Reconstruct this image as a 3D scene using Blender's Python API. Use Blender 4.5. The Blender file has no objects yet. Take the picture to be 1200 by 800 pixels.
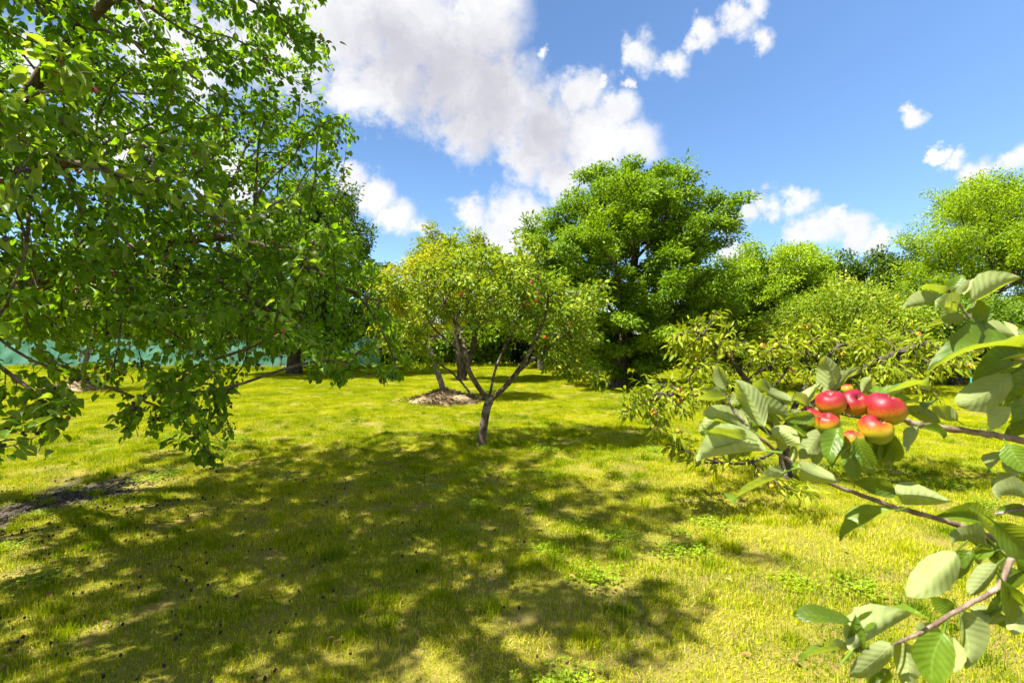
import bpy, math, random
import numpy as np
from mathutils import Vector, Matrix, Euler

# ------------------------------------------------------------------ camera, sky, sun, exposure
SC = bpy.context.scene
COL = SC.collection
R = math.radians
FPX, HY, EYE = 600.0, 395.0, 1.6            # focal length and horizon in photo pixels, eye height


def px(x, y, d):
    """photo pixel + distance along the view -> world point"""
    return np.array([(x - 600.0) / FPX * d, d, EYE - (y - HY) / FPX * d])


cam = bpy.data.cameras.new('camera')
cam.lens, cam.sensor_width = 18.0, 36.0
cam.shift_y = -5.0 / 1200.0
cam.clip_start, cam.clip_end = 0.05, 2000
cam.dof.use_dof, cam.dof.focus_distance, cam.dof.aperture_fstop = True, 4.0, 8.0
camo = bpy.data.objects.new('camera', cam)
camo.location = (0, 0, EYE)
camo.rotation_euler = (R(90), 0, 0)
COL.objects.link(camo)
SC.camera = camo

SUN_EL, SUN_AZ = R(57), R(20)               # azimuth: from -X turned towards the camera's back
SUNV = Vector((-math.cos(SUN_AZ) * math.cos(SUN_EL), -math.sin(SUN_AZ) * math.cos(SUN_EL), math.sin(SUN_EL)))
EXPO = 2.0
SKY = 0.050
SC.view_settings.view_transform = 'Standard'
SC.view_settings.look = 'None'
SC.view_settings.gamma = 1
SC.view_settings.use_curve_mapping = False
SC.view_settings.exposure = EXPO
cy = SC.cycles
cy.max_bounces, cy.diffuse_bounces, cy.glossy_bounces = 6, 3, 2
cy.transmission_bounces, cy.transparent_max_bounces = 5, 4
cy.caustics_reflective = cy.caustics_refractive = False
cy.use_denoising = True
cy.use_adaptive_sampling, cy.adaptive_threshold = True, 0.02
cy.sample_clamp_indirect = 6

sl = bpy.data.lights.new('sun', 'SUN')
sl.energy, sl.angle, sl.color = 4.3, R(0.8), (1.0, 0.95, 0.86)
so = bpy.data.objects.new('sun', sl)
so.rotation_euler = SUNV.to_track_quat('Z', 'Y').to_euler()
so.location = SUNV * 60
COL.objects.link(so)


class NT:
    """small node-tree helper"""

    def __init__(self, tree):
        self.t = tree
        tree.nodes.clear()

    def n(self, kind, _props=None, **ins):
        nd = self.t.nodes.new(kind)
        for k, v in (_props or {}).items():
            setattr(nd, k, v)
        for k, v in ins.items():
            key = int(k[1:]) if k[0] == 'i' and k[1:].isdigit() else k.replace('_', ' ')
            self.set(nd.inputs[key], v)
        return nd

    def set(self, sock, v):
        if isinstance(v, bpy.types.NodeSocket):
            self.t.links.new(v, sock)
        elif isinstance(v, bpy.types.Node):
            self.t.links.new(v.outputs[0], sock)
        else:
            sock.default_value = v

    def m(self, op, a, b=0.0, c=None, clamp=False):
        nd = self.t.nodes.new('ShaderNodeMath')
        nd.operation, nd.use_clamp = op, clamp
        self.set(nd.inputs[0], a)
        self.set(nd.inputs[1], b)
        if c is not None:
            self.set(nd.inputs[2], c)
        return nd.outputs[0]

    def v(self, op, a, b=(0, 0, 0), out=0):
        nd = self.t.nodes.new('ShaderNodeVectorMath')
        nd.operation = op
        self.set(nd.inputs[0], a)
        if op == 'SCALE':
            self.set(nd.inputs['Scale'], b)
        else:
            self.set(nd.inputs[1], b)
        return nd.outputs[out]

    def mix(self, f, a, b, blend='MIX'):
        nd = self.t.nodes.new('ShaderNodeMix')
        nd.data_type, nd.blend_type = 'RGBA', blend
        self.set(nd.inputs[0], f)
        self.set(nd.inputs[6], a if not isinstance(a, tuple) else (*a, 1)[:4])
        self.set(nd.inputs[7], b if not isinstance(b, tuple) else (*b, 1)[:4])
        return nd.outputs[2]

    def ramp(self, f, stops):
        nd = self.t.nodes.new('ShaderNodeValToRGB')
        self.set(nd.inputs[0], f)
        el = nd.color_ramp.elements
        while len(el) < len(stops):
            el.new(0.5)
        for e, (p, c) in zip(el, stops):
            e.position, e.color = p, (*c, 1)
        return nd.outputs[0]

    def noise(self, vec, scale, detail=3.0, rough=0.55, out=0):
        nd = self.n('ShaderNodeTexNoise', Scale=scale, Detail=detail, Roughness=rough)
        if vec is not None:
            self.set(nd.inputs['Vector'], vec)
        return nd.outputs[out]

    def step(self, f, lo, hi):
        nd = self.t.nodes.new('ShaderNodeMapRange')
        nd.interpolation_type = 'SMOOTHSTEP'
        self.set(nd.inputs[0], f)
        nd.inputs[1].default_value, nd.inputs[2].default_value = lo, hi
        return nd.outputs[0]


def sky_dir(x, y):
    v = Vector(((x - 600) / FPX, 1.0, -(y - HY) / FPX))
    return v.normalized()


# clouds: heaps of rounded puffs on the sky sphere, roughened by noise (direction, angular size)
PUFFS = [(480, 25, 95), (400, 15, 90), (560, 35, 62), (450, 90, 58), (535, 95, 70), (590, 120, 62), (640, 150, 56),
         (695, 165, 56), (742, 172, 34), (620, 180, 40), (655, 205, 32), (550, 145, 44), (418, 108, 38), (690, 112, 26),
         (727, 135, 26), (330, 40, 90), (210, 60, 90), (150, 170, 60), (60, 165, 45), (260, 210, 50), (100, 320, 40),
         (20, 60, 60), (575, 0, 50),
         (758, 66, 22), (792, 75, 20), (830, 42, 23), (868, 20, 27), (898, 40, 20), (885, 0, 24),
         (1083, 128, 17), (1128, 184, 20), (1160, 197, 28), (1196, 192, 28), (1112, 172, 12),
         (905, 238, 20), (938, 231, 21), (878, 241, 15), (960, 264, 27), (1000, 266, 30), (1032, 276, 24),
         (984, 250, 18), (938, 272, 20), (850, 256, 16), (862, 292, 24), (440, 230, 26), (468, 254, 27), (500, 268, 18),
         (408, 214, 20), (602, 256, 42), (552, 247, 20), (612, 285, 38), (580, 272, 32), (708, 103, 8), (741, 100, 9),
         (642, 65, 8), (360, 260, 40)]
GREY = [(575, 118, 95), (640, 150, 62), (510, 95, 85), (450, 60, 70)]

world = bpy.data.worlds.new('World')
SC.world = world
world.use_nodes = True
w = NT(world.node_tree)
tc = w.n('ShaderNodeTexCoord')
D = tc.outputs['Generated']
nvec = w.v('SUBTRACT', w.noise(D, 5.0, 6.0, 0.62, out=1), (0.5, 0.5, 0.5))
nvec2 = w.v('SUBTRACT', w.noise(D, 17.0, 7.0, 0.66, out=1), (0.5, 0.5, 0.5))
DW = w.v('ADD', w.v('ADD', D, w.v('SCALE', nvec, 0.075)), w.v('SCALE', nvec2, 0.075))


def lobes(vec, items, soft=0.0):
    acc = None
    for x, y, r in items:
        c = sky_dir(x, y)
        rad = (sky_dir(x + r, y) - sky_dir(x - r, y)).length * 0.5
        dist = w.v('DISTANCE', vec, tuple(c), out=1)
        f = w.m('MULTIPLY_ADD', dist, -1.0 / rad, 1.0)
        acc = f if acc is None else (w.m('SMOOTH_MAX', acc, f, soft) if soft else w.m('MAXIMUM', acc, f))
    return acc


fine = w.noise(D, 34.0, 7.0, 0.6)
dens = w.m('ADD', lobes(DW, PUFFS), w.m('MULTIPLY_ADD', fine, 1.1, -0.55))
# unseen cumulus, made denser for more fill light, over the rest of the sky (left of, above and behind the view)
sep = w.n('ShaderNodeSeparateXYZ', Vector=D)
over = w.m('MAXIMUM', w.step(w.m('MULTIPLY', sep.outputs[1], -1.0), -0.52, -0.35), w.step(sep.outputs[2], 0.62, 0.74))
plane = w.v('DIVIDE', DW, w.n('ShaderNodeCombineXYZ', X=w.m('MAXIMUM', sep.outputs[2], 0.12),
                              Y=w.m('MAXIMUM', sep.outputs[2], 0.12), Z=1.0).outputs[0])
rest = w.m('MULTIPLY', w.step(w.noise(plane, 1.1, 6.0, 0.55), 0.46, 0.58), over)
mask = w.m('MAXIMUM', w.step(dens, -0.24, 0.60), rest)
body = w.m('MAXIMUM', lobes(DW, GREY, 0.5), -1.0)
shade = w.step(w.m('ADD', body, w.m('MULTIPLY_ADD', w.noise(DW, 9.0, 6.0, 0.62), 1.7, -0.85)), -0.15, 1.0)
billow = w.step(w.noise(DW, 15.0, 5.0, 0.55), 0.40, 0.72)
K = 1.0 / 2 ** EXPO
ccol = w.mix(w.m('MULTIPLY', billow, 0.40), (1.06 * K, 1.06 * K, 1.06 * K), (0.78 * K, 0.79 * K, 0.86 * K))
ccol = w.mix(w.m('MULTIPLY', shade, 0.85), ccol, (0.60 * K, 0.59 * K, 0.67 * K))
sky = w.n('ShaderNodeTexSky', dict(sky_type='NISHITA', sun_disc=False, sun_elevation=SUN_EL,
                                   sun_rotation=R(90) + SUN_AZ, altitude=100, air_density=1.0, dust_density=0.25,
                                   ozone_density=4.5))
skyc = w.v('MULTIPLY', w.v('SCALE', sky.outputs[0], SKY), (0.90, 1.0, 1.08))
fin = w.mix(w.m('MULTIPLY', mask, 0.97), skyc, ccol)
bg = w.n('ShaderNodeBackground', Color=fin, Strength=1.0)
w.n('ShaderNodeOutputWorld', Surface=bg)

# ------------------------------------------------------------------ object helpers


def link(o):
    COL.objects.link(o)
    return o


def tag(o, label=None, cat=None, group=None, kind=None):
    for k, v in (('label', label), ('category', cat), ('group', group), ('kind', kind)):
        if v:
            o[k] = v
    return o


def thing(name, loc, label, cat, group=None):
    o = bpy.data.objects.new(name, None)
    o.empty_display_size = 0.1
    o.location = Vector([float(c) for c in loc])
    link(o)
    return tag(o, label, cat, group)


def adopt(o, parent):
    """parent o (placed in world coordinates) to an unrotated, unscaled thing or part"""
    o.parent = parent
    t = Vector((0, 0, 0))
    p = parent
    while p is not None:
        t += p.location
        p = p.parent
    o.matrix_parent_inverse = Matrix.Translation(-t)
    return o


def mesh_np(name, V, F, mat, smooth=False, **attrs):
    V = np.ascontiguousarray(V, dtype=np.float32)
    F = np.ascontiguousarray(F, dtype=np.int32)
    me = bpy.data.meshes.new(name)
    k = F.shape[1]
    me.vertices.add(len(V))
    me.vertices.foreach_set('co', V.ravel())
    me.loops.add(F.size)
    me.loops.foreach_set('vertex_index', F.ravel())
    me.polygons.add(len(F))
    me.polygons.foreach_set('loop_start', np.arange(0, F.size, k, dtype=np.int32))
    if smooth:
        me.polygons.foreach_set('use_smooth', np.ones(len(F), dtype=bool))
    for an, arr in attrs.items():
        arr = np.ascontiguousarray(arr, dtype=np.float32)
        if arr.ndim == 1:
            me.attributes.new(an, 'FLOAT', 'POINT').data.foreach_set('value', arr)
        else:
            me.attributes.new(an, 'FLOAT_VECTOR', 'POINT').data.foreach_set('vector', arr.ravel())
    me.update(calc_edges=True)
    if mat:
        me.materials.append(mat)
    return me


def obj(name, me, parent=None, kind=None):
    o = link(bpy.data.objects.new(name, me))
    if parent is not None:
        adopt(o, parent)
    if kind:
        o['kind'] = kind
    return o


def unit(a):
    a = np.asarray(a, dtype=float)
    return a / (np.linalg.norm(a, axis=-1, keepdims=True) + 1e-9)


def box_faces(x0, x1, y0, y1, z0, z1):
    V = [(x, y, z) for z in (z0, z1) for y in (y0, y1) for x in (x0, x1)]
    F = [(0, 2, 3, 1), (4, 5, 7, 6), (0, 1, 5, 4), (2, 6, 7, 3), (0, 4, 6, 2), (1, 3, 7, 5)]
    return np.array(V, float), np.array(F)


def box(name, x0, x1, y0, y1, z0, z1, mat, parent=None):
    V, F = box_faces(x0, x1, y0, y1, z0, z1)
    return obj(name, mesh_np(name, V, F, mat), parent)


def hills(x, y):
    """slight unevenness of the lawn"""
    x, y = np.asarray(x, float), np.asarray(y, float)
    z = 0.018 * np.sin(x * 1.9 + 0.6 * y) + 0.016 * np.sin(y * 2.3 - 0.8 * x + 1.0) + 0.012 * np.sin(x * 3.7 + 2.0) * np.sin(y * 3.1)
    z += 0.03 * np.sin(x * 0.35 + 1.3) * np.sin(y * 0.41)
    return z * np.clip((60 - np.hypot(x, y)) / 30, 0, 1)


# ------------------------------------------------------------------ materials


def new_mat(name):
    m = bpy.data.materials.new(name)
    m.use_nodes = True
    return m, NT(m.node_tree)


def leaf_mat(name, stops, trans=0.42, tint=(1.5, 1.45, 0.30), rough=0.5, spec=0.16, clump=0.7, gain=1.65):
    m, t = new_mat(name)
    a = t.n('ShaderNodeAttribute', dict(attribute_name='rnd'))
    g = t.n('ShaderNodeNewGeometry')
    pn = t.noise(g.outputs['Position'], clump, 2.0)
    f = t.m('ADD', t.m('MULTIPLY', a.outputs['Fac'], 0.75), t.m('MULTIPLY_ADD', pn, 0.7, -0.22), clamp=True)
    c = t.ramp(f, [(q, tuple(gain * e for e in col)) for q, col in stops])
    c = t.mix(1.0, c, (1.08, 1.05, 0.55), 'MULTIPLY')
    ct = t.mix(1.0, c, tint, 'MULTIPLY')
    p = t.n('ShaderNodeBsdfPrincipled', Base_Color=c, Roughness=rough, Specular_IOR_Level=spec)
    tr = t.n('ShaderNodeBsdfTranslucent', Color=ct)
    mx = t.n('ShaderNodeMixShader', i0=trans, i1=p, i2=tr)
    t.n('ShaderNodeOutputMaterial', Surface=mx)
    return m


def bark_mat(name, c0, c1, scale=14.0, lichen=None):
    m, t = new_mat(name)
    tcn = t.n('ShaderNodeTexCoord')
    v = t.v('MULTIPLY', tcn.outputs['Object'], (1, 1, 0.35))
    n1 = t.noise(v, scale, 6.0, 0.65)
    n2 = t.noise(tcn.outputs['Object'], scale * 0.35, 3.0)
    c = t.mix(t.step(n1, 0.35, 0.68), c0, c1)
    if lichen:
        c = t.mix(t.m('MULTIPLY', t.step(n2, 0.52, 0.62), 0.8), c, lichen)
    bmp = t.n('ShaderNodeBump', Strength=0.7, Distance=0.01, Height=n1)
    p = t.n('ShaderNodeBsdfPrincipled', Base_Color=c, Roughness=0.9, Specular_IOR_Level=0.15, Normal=bmp)
    t.n('ShaderNodeOutputMaterial', Surface=p)
    return m


def plain_mat(name, c0, c1=None, scale=6.0, rough=0.7, spec=0.3, bump=0.0):
    m, t = new_mat(name)
    tcn = t.n('ShaderNodeTexCoord')
    n1 = t.noise(tcn.outputs['Object'], scale, 5.0)
    c = t.mix(t.step(n1, 0.3, 0.7), c0, c1 or tuple(x * 0.75 for x in c0))
    p = t.n('ShaderNodeBsdfPrincipled', Base_Color=c, Roughness=rough, Specular_IOR_Level=spec)
    if bump:
        t.set(p.inputs['Normal'], t.n('ShaderNodeBump', Strength=bump, Distance=0.02, Height=n1))
    t.n('ShaderNodeOutputMaterial', Surface=p)
    return m


def attr_mat(name, stops, rough=0.4, spec=0.4, attr='rnd', streak=0.0):
    m, t = new_mat(name)
    a = t.n('ShaderNodeAttribute', dict(attribute_name=attr))
    f = a.outputs['Fac']
    if streak:
        tcn = t.n('ShaderNodeTexCoord')
        st = t.noise(t.v('MULTIPLY', tcn.outputs['Object'], (60, 60, 12)), 1.0, 4.0, 0.6)
        sp = t.noise(tcn.outputs['Object'], 60.0, 5.0, 0.7)
        f = t.m('ADD', f, t.m('ADD', t.m('MULTIPLY_ADD', st, streak, -streak * 0.5), t.m('MULTIPLY_ADD', sp, streak * 0.8, -streak * 0.4)), clamp=True)
    c = t.ramp(f, stops)
    p = t.n('ShaderNodeBsdfPrincipled', Base_Color=c, Roughness=rough, Specular_IOR_Level=spec)
    t.n('ShaderNodeOutputMaterial', Surface=p)
    return m


def broad_leaf_mat(name, top, under, trans_c, trans=0.35, rough=0.38, veins=9.0, vein_amt=0.45):
    """near leaf with midrib, side veins and a paler underside; luv = (across -1..1, along 0..1, random)"""
    m, t = new_mat(name)
    a = t.n('ShaderNodeAttribute', dict(attribute_name='luv'))
    s = t.n('ShaderNodeSeparateXYZ', Vector=a.outputs['Vector'])
    u, v = t.m('ABSOLUTE', s.outputs[0]), s.outputs[1]
    oi = t.n('ShaderNodeObjectInfo')
    ph = t.m('MULTIPLY', t.m('SUBTRACT', v, t.m('MULTIPLY', u, 0.22)), veins * 6.283)
    side = t.step(t.m('SINE', ph), 0.93, 1.0)
    mid = t.m('SUBTRACT', 1.0, t.step(u, 0.02, 0.09))
    vein = t.m('MAXIMUM', t.m('MULTIPLY', side, 0.7), mid)
    quilt = t.m('SINE', t.m('ADD', ph, 3.14159))
    g = t.n('ShaderNodeNewGeometry')
    tcn = t.n('ShaderNodeTexCoord')
    mot = t.noise(g.outputs['Position'], 38.0, 4.0)
    rn = t.m('MULTIPLY_ADD', oi.outputs['Random'], 0.7, 0.65)
    ctop = t.mix(t.step(mot, 0.3, 0.75), tuple(x * 0.75 for x in top), tuple(x * 1.3 for x in top))
    ctop = t.mix(t.m('MULTIPLY', vein, vein_amt), ctop, tuple(min(1, x * 2.2 + 0.03) for x in top))
    cund = t.mix(t.step(mot, 0.3, 0.75), tuple(x * 0.85 for x in under), tuple(x * 1.12 for x in under))
    cund = t.mix(t.m('MULTIPLY', vein, 0.55), cund, tuple(min(1, x * 1.35) for x in under))
    cund = t.mix(t.m('MULTIPLY_ADD', quilt, -0.10, 0.10), cund, tuple(x * 0.35 for x in under))  # shading of the quilted relief mixed into the colour, both leaf sides
    ctop = t.mix(t.m('MULTIPLY_ADD', quilt, -0.10, 0.10), ctop, tuple(x * 0.3 for x in top))
    c = t.mix(g.outputs['Backfacing'], ctop, cund)
    c = t.mix(1.0, c, t.n('ShaderNodeCombineXYZ', X=rn, Y=rn, Z=rn).outputs[0], 'MULTIPLY')
    bmp = t.n('ShaderNodeBump', Strength=0.22, Distance=0.0015, Height=t.m('SUBTRACT', t.m('MULTIPLY', quilt, 0.5), vein))
    ro = t.m('MULTIPLY_ADD', g.outputs['Backfacing'], 0.35, rough)
    p = t.n('ShaderNodeBsdfPrincipled', Base_Color=c, Roughness=ro, Specular_IOR_Level=0.32, Normal=bmp)
    tcx = t.mix(t.m('MULTIPLY', vein, 0.25), trans_c, tuple(x * 0.55 for x in trans_c))
    tr = t.n('ShaderNodeBsdfTranslucent', Color=tcx, Normal=bmp)
    mx = t.n('ShaderNodeMixShader', i0=trans, i1=p, i2=tr)
    t.n('ShaderNodeOutputMaterial', Surface=mx)
    return m


M = {}
M['mulberry_leaf'] = leaf_mat('mulberry_foliage', [(0, (0.028, 0.062, 0.008)), (0.5, (0.055, 0.11, 0.012)), (1, (0.11, 0.18, 0.018))], trans=0.55, rough=0.4, gain=1.95)
M['mulberry_near'] = broad_leaf_mat('mulberry_leaf_surface', (0.11, 0.195, 0.018), (0.17, 0.25, 0.055), (0.34, 0.45, 0.016), trans=0.54, veins=6.0, vein_amt=0.15)
M['apple_near'] = broad_leaf_mat('apple_leaf_surface', (0.085, 0.15, 0.010), (0.33, 0.39, 0.14), (0.33, 0.41, 0.015), trans=0.42, veins=8.0, vein_amt=0.35)
M['apple_leaf'] = leaf_mat('apple_foliage', [(0, (0.05, 0.085, 0.014)), (0.5, (0.10, 0.155, 0.02)), (0.85, (0.20, 0.22, 0.03)), (1, (0.32, 0.34, 0.14))], trans=0.36)
M['yellow_leaf'] = leaf_mat('yellow_green_foliage', [(0, (0.075, 0.10, 0.012)), (0.5, (0.17, 0.19, 0.016)), (1, (0.30, 0.28, 0.02))], trans=0.4)
M['olive_leaf'] = leaf_mat('olive_green_foliage', [(0, (0.05, 0.075, 0.012)), (0.5, (0.10, 0.135, 0.016)), (1, (0.17, 0.19, 0.025))], trans=0.38)
M['green_leaf'] = leaf_mat('fresh_green_foliage', [(0, (0.035, 0.075, 0.008)), (0.5, (0.075, 0.135, 0.011)), (1, (0.15, 0.22, 0.018))], trans=0.36, clump=0.9)
M['dark_leaf'] = leaf_mat('dark_green_foliage', [(0, (0.018, 0.036, 0.008)), (0.5, (0.032, 0.062, 0.010)), (1, (0.07, 0.11, 0.014))], trans=0.28)
M['mid_leaf'] = leaf_mat('mid_green_foliage', [(0, (0.028, 0.06, 0.010)), (0.5, (0.055, 0.105, 0.013)), (1, (0.12, 0.17, 0.02))], trans=0.34)
M['light_leaf'] = leaf_mat('light_green_foliage', [(0, (0.06, 0.11, 0.010)), (0.5, (0.12, 0.185, 0.014)), (1, (0.20, 0.27, 0.022))], trans=0.38)
M['peach_leaf'] = leaf_mat('narrow_leaf_foliage', [(0, (0.07, 0.11, 0.010)), (0.5, (0.15, 0.20, 0.014)), (1, (0.26, 0.29, 0.03))], trans=0.38, gain=1.15)
M['bark_grey'] = bark_mat('grey_bark', (0.07, 0.055, 0.04), (0.20, 0.165, 0.125), 20.0, (0.34, 0.32, 0.26))
M['bark_orchard'] = bark_mat('orchard_bark', (0.05, 0.037, 0.026), (0.15, 0.115, 0.08), 20.0, (0.22, 0.19, 0.145))
M['bark_dark'] = bark_mat('dark_bark', (0.035, 0.028, 0.02), (0.11, 0.09, 0.065), 12.0)
M['bark_mulberry'] = bark_mat('mulberry_bark', (0.06, 0.045, 0.03), (0.17, 0.13, 0.085), 14.0)
M['bark_twig'] = bark_mat('smooth_twig_bark', (0.12, 0.08, 0.055), (0.27, 0.20, 0.15), 60.0, (0.32, 0.27, 0.215))
M['berry'] = attr_mat('mulberry_fruit', [(0, (0.012, 0.006, 0.012)), (0.80, (0.02, 0.007, 0.014)), (0.86, (0.14, 0.012, 0.012)), (1, (0.38, 0.05, 0.02))], 0.3, 0.5)
M['apple_skin'] = attr_mat('apple_skin', [(0, (0.17, 0.22, 0.012)), (0.32, (0.32, 0.24, 0.008)), (0.50, (0.34, 0.09, 0.006)), (0.66, (0.22, 0.011, 0.008)), (1, (0.17, 0.004, 0.018))], 0.48, 0.35, 'blush', 0.6)
M['small_fruit'] = attr_mat('orchard_fruit_skin', [(0, (0.26, 0.27, 0.012)), (0.5, (0.42, 0.24, 0.012)), (0.8, (0.40, 0.10, 0.012)), (1, (0.34, 0.03, 0.02))], 0.4, 0.4, 'blush', 0.25)
M['calyx'] = plain_mat('dry_calyx', (0.16, 0.11, 0.05), (0.28, 0.22, 0.10), 80.0)
M['stalk'] = plain_mat('fruit_stalk', (0.20, 0.17, 0.06), (0.13, 0.09, 0.04), 60.0)
M['petal'] = plain_mat('stub', (0.3, 0.3, 0.2))

# ------------------------------------------------------------------ tree growing


def grow(rng, pts, par, attr, step, kill, iters=160, trop=(0, 0, 0), jit=0.18, damp=0.25):
    """space colonisation: the skeleton pts/par reaches for the attraction points"""
    attr = np.asarray(attr, float)
    cap = 60000
    P = np.zeros((cap, 3))
    par = list(par)
    n = len(pts)
    P[:n] = pts
    best = np.full(len(attr), 1e9)
    bi = np.zeros(len(attr), int)
    age = np.zeros(len(attr), int)
    trop = np.array(trop, float)

    def upd(lo, hi):
        nonlocal best, bi
        for s in range(lo, hi, 256):
            e = min(hi, s + 256)
            d = np.linalg.norm(attr[:, None, :] - P[None, s:e, :], axis=2)
            k = d.argmin(1)
            dm = d[np.arange(len(attr)), k]
            better = dm < best - 1e-5
            best = np.where(better, dm, best)
            bi = np.where(better, k + s, bi)

    upd(0, n)
    for _ in range(iters):
        keep = (best > kill) & (age < 6)
        attr, best, bi, age = attr[keep], best[keep], bi[keep], age[keep]
        if len(attr) == 0 or n > cap - 4000:
            break
        dirs = unit(attr - P[bi])
        act, inv = np.unique(bi, return_inverse=True)
        S = np.zeros((len(act), 3))
        np.add.at(S, inv, dirs)
        S = unit(S)
        pd = np.array([P[a] - P[par[a]] if par[a] >= 0 else (0, 0, 0) for a in act])
        S = unit(S + damp * unit(pd) + trop + rng.normal(0, jit, S.shape))
        P[n:n + len(act)] = P[act] + S * step
        par.extend(int(a) for a in act)
        old = best.copy()
        upd(n, n + len(act))
        age = np.where(best < old - 1e-4, 0, age + 1)
        n += len(act)
    return P[:n].copy(), np.array(par)


class Skeleton:
    def __init__(self, P, par, r_base, r_tip, power=2.3):
        n = len(P)
        self.kids = [[] for _ in range(n)]
        for i in range(n):
            if par[i] >= 0:
                self.kids[par[i]].append(i)
        a = np.zeros(n)
        for i in range(n - 1, -1, -1):
            if a[i] == 0:
                a[i] = 1.0
            if par[i] >= 0:
                a[par[i]] += a[i] ** 1.0
        # a: number of tips carried; pipe model
        tips = np.zeros(n)
        for i in range(n - 1, -1, -1):
            if not self.kids[i]:
                tips[i] = 1
            if par[i] >= 0:
                tips[par[i]] += tips[i]
        self.tips = tips
        self.r = r_tip + (r_base - r_tip) * ((tips - 1 + 0.35 * (tips > 1)) / tips[0]) ** (1 / power)
        self.main = [max(k, key=lambda j: tips[j]) if k else -1 for k in self.kids]
        for _ in range(2):
            Q = P.copy()
            for i in range(1, n):
                if self.main[i] >= 0 and par[i] >= 0:
                    Q[i] = 0.5 * P[i] + 0.25 * (P[par[i]] + P[self.main[i]])
            P = Q
        self.P, self.par = P, par
        self.dir = np.array([unit(P[i] - P[par[i]]) if par[i] >= 0 else (0, 0, 1.0) for i in range(n)])

    def groups(self, share=0.12):
        """0 = trunk up to the first real fork, 1.. = limbs"""
        g = np.zeros(len(self.P), int)
        i = 0
        while True:
            big = [k for k in self.kids[i] if self.tips[k] > share * self.tips[0]]
            if len(big) != 1:
                break
            i = big[0]
        fork = i
        cnt = 0
        for k in self.kids[fork]:
            if self.tips[k] > 0.04 * self.tips[0]:
                cnt += 1
                st = [k]
                while st:
                    j = st.pop()
                    g[j] = cnt
                    st.extend(self.kids[j])
        return g, cnt

    def tubes(self, sel=None, min_r=0.0, flare=0.0, sides=None):
        V, F = [], []
        nv = 0
        n = len(self.P)
        for s in range(n):
            p = self.par[s]
            if p >= 0 and self.main[p] == s and (sel is None or sel[p] == sel[s]):
                continue
            if sel is not None and not sel[s]:
                continue
            if self.r[s] < min_r:
                continue
            ch = [s]
            while self.main[ch[-1]] >= 0 and self.r[self.main[ch[-1]]] >= min_r and (sel is None or sel[self.main[ch[-1]]]):
                ch.append(self.main[ch[-1]])
            pts = [self.P[j] for j in ch]
            rad = [self.r[j] for j in ch]
            if p >= 0:
                pts.insert(0, self.P[p])
                rad.insert(0, min(self.r[p], self.r[s] * 1.25))
            if len(pts) < 2:
                continue
            if not self.kids[ch[-1]]:
                rad[-1] *= 0.6
            k = sides or (9 if rad[0] > 0.05 else 7 if rad[0] > 0.02 else 5 if rad[0] > 0.008 else 3)
            pts = np.array(pts)
            T = unit(np.gradient(pts, axis=0))
            ref = np.array([1.0, 0.2, 0.1]) if abs(T[0][0]) < 0.8 else np.array([0.1, 1.0, 0.2])
            ang = np.arange(k) * 2 * math.pi / k
            base = nv
            for q in range(len(pts)):
                x = unit(ref - T[q] * np.dot(ref, T[q]))
                y = np.cross(T[q], x)
                ref = x
                rr = rad[q]
                if flare and p < 0 and q < 4:
                    rr = rr * (1 + flare * (1 - q / 4.0) ** 2)
                V.append(pts[q] + rr * (np.cos(ang)[:, None] * x + np.sin(ang)[:, None] * y))
                nv += k
            for q in range(len(pts) - 1):
                a0 = base + q * k
                for c in range(k):
                    d = (c + 1) % k
                    F.append((a0 + c, a0 + d, a0 + k + d, a0 + k + c))
        if not V:
            return np.zeros((0, 3)), np.zeros((0, 4), int)
        return np.concatenate(V), np.array(F)


def ball(rng, n, hollow=0.45):
    return unit(rng.normal(size=(n, 3))) * (rng.random((n, 1)) ** hollow)


def crown(rng, n, ells, clumps=0, sig=0.3, hollow=0.42):
    wgt = np.array([e[2] if len(e) > 2 else 1.0 for e in ells], float)
    pick = rng.choice(len(ells), clumps or n, p=wgt / wgt.sum())
    C = np.array([e[0] for e in ells], float)[pick]
    Rr = np.array([np.atleast_1d(e[1]) * np.ones(3) for e in ells], float)[pick]
    pts = C + ball(rng, len(pick), hollow) * Rr
    if clumps:
        j = rng.integers(0, clumps, n)
        pts = pts[j] + rng.normal(size=(n, 3)) * sig * np.array([1, 1, 0.6])
    return pts


LEAF = {
    'diamond': (np.array([(0, 0, 0), (.5, .42, .10), (0, 1, -.08), (-.5, .42, .10)], float), np.array([(0, 1, 2), (0, 2, 3)])),
    'oval': (np.array([(0, 0, 0), (.42, .28, .07), (.38, .66, .03), (0, 1, -.14), (-.38, .66, .03), (-.42, .28, .07), (0, .5, -.04)], float),
             np.array([(0, 1, 6), (1, 2, 6), (2, 3, 6), (3, 4, 6), (4, 5, 6), (5, 0, 6)])),
    'heart': (np.array([(0, 0.02, 0), (.30, -.06, .05), (.5, .22, .07), (.40, .60, .02), (0, 1, -.16), (-.40, .60, .02), (-.5, .22, .07), (-.30, -.06, .05), (0, .42, -.03)], float),
              np.array([(0, 1, 8), (1, 2, 8), (2, 3, 8), (3, 4, 8), (4, 5, 8), (5, 6, 8), (6, 7, 8), (7, 0, 8)])),
    'narrow': (np.array([(0, 0, 0), (.5, .35, .06), (.36, .7, -.02), (0, 1, -.20), (-.36, .7, -.02), (-.5, .35, .06)], float),
               np.array([(0, 1, 5), (1, 2, 5), (2, 4, 5), (2, 3, 4)])),
}


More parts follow.
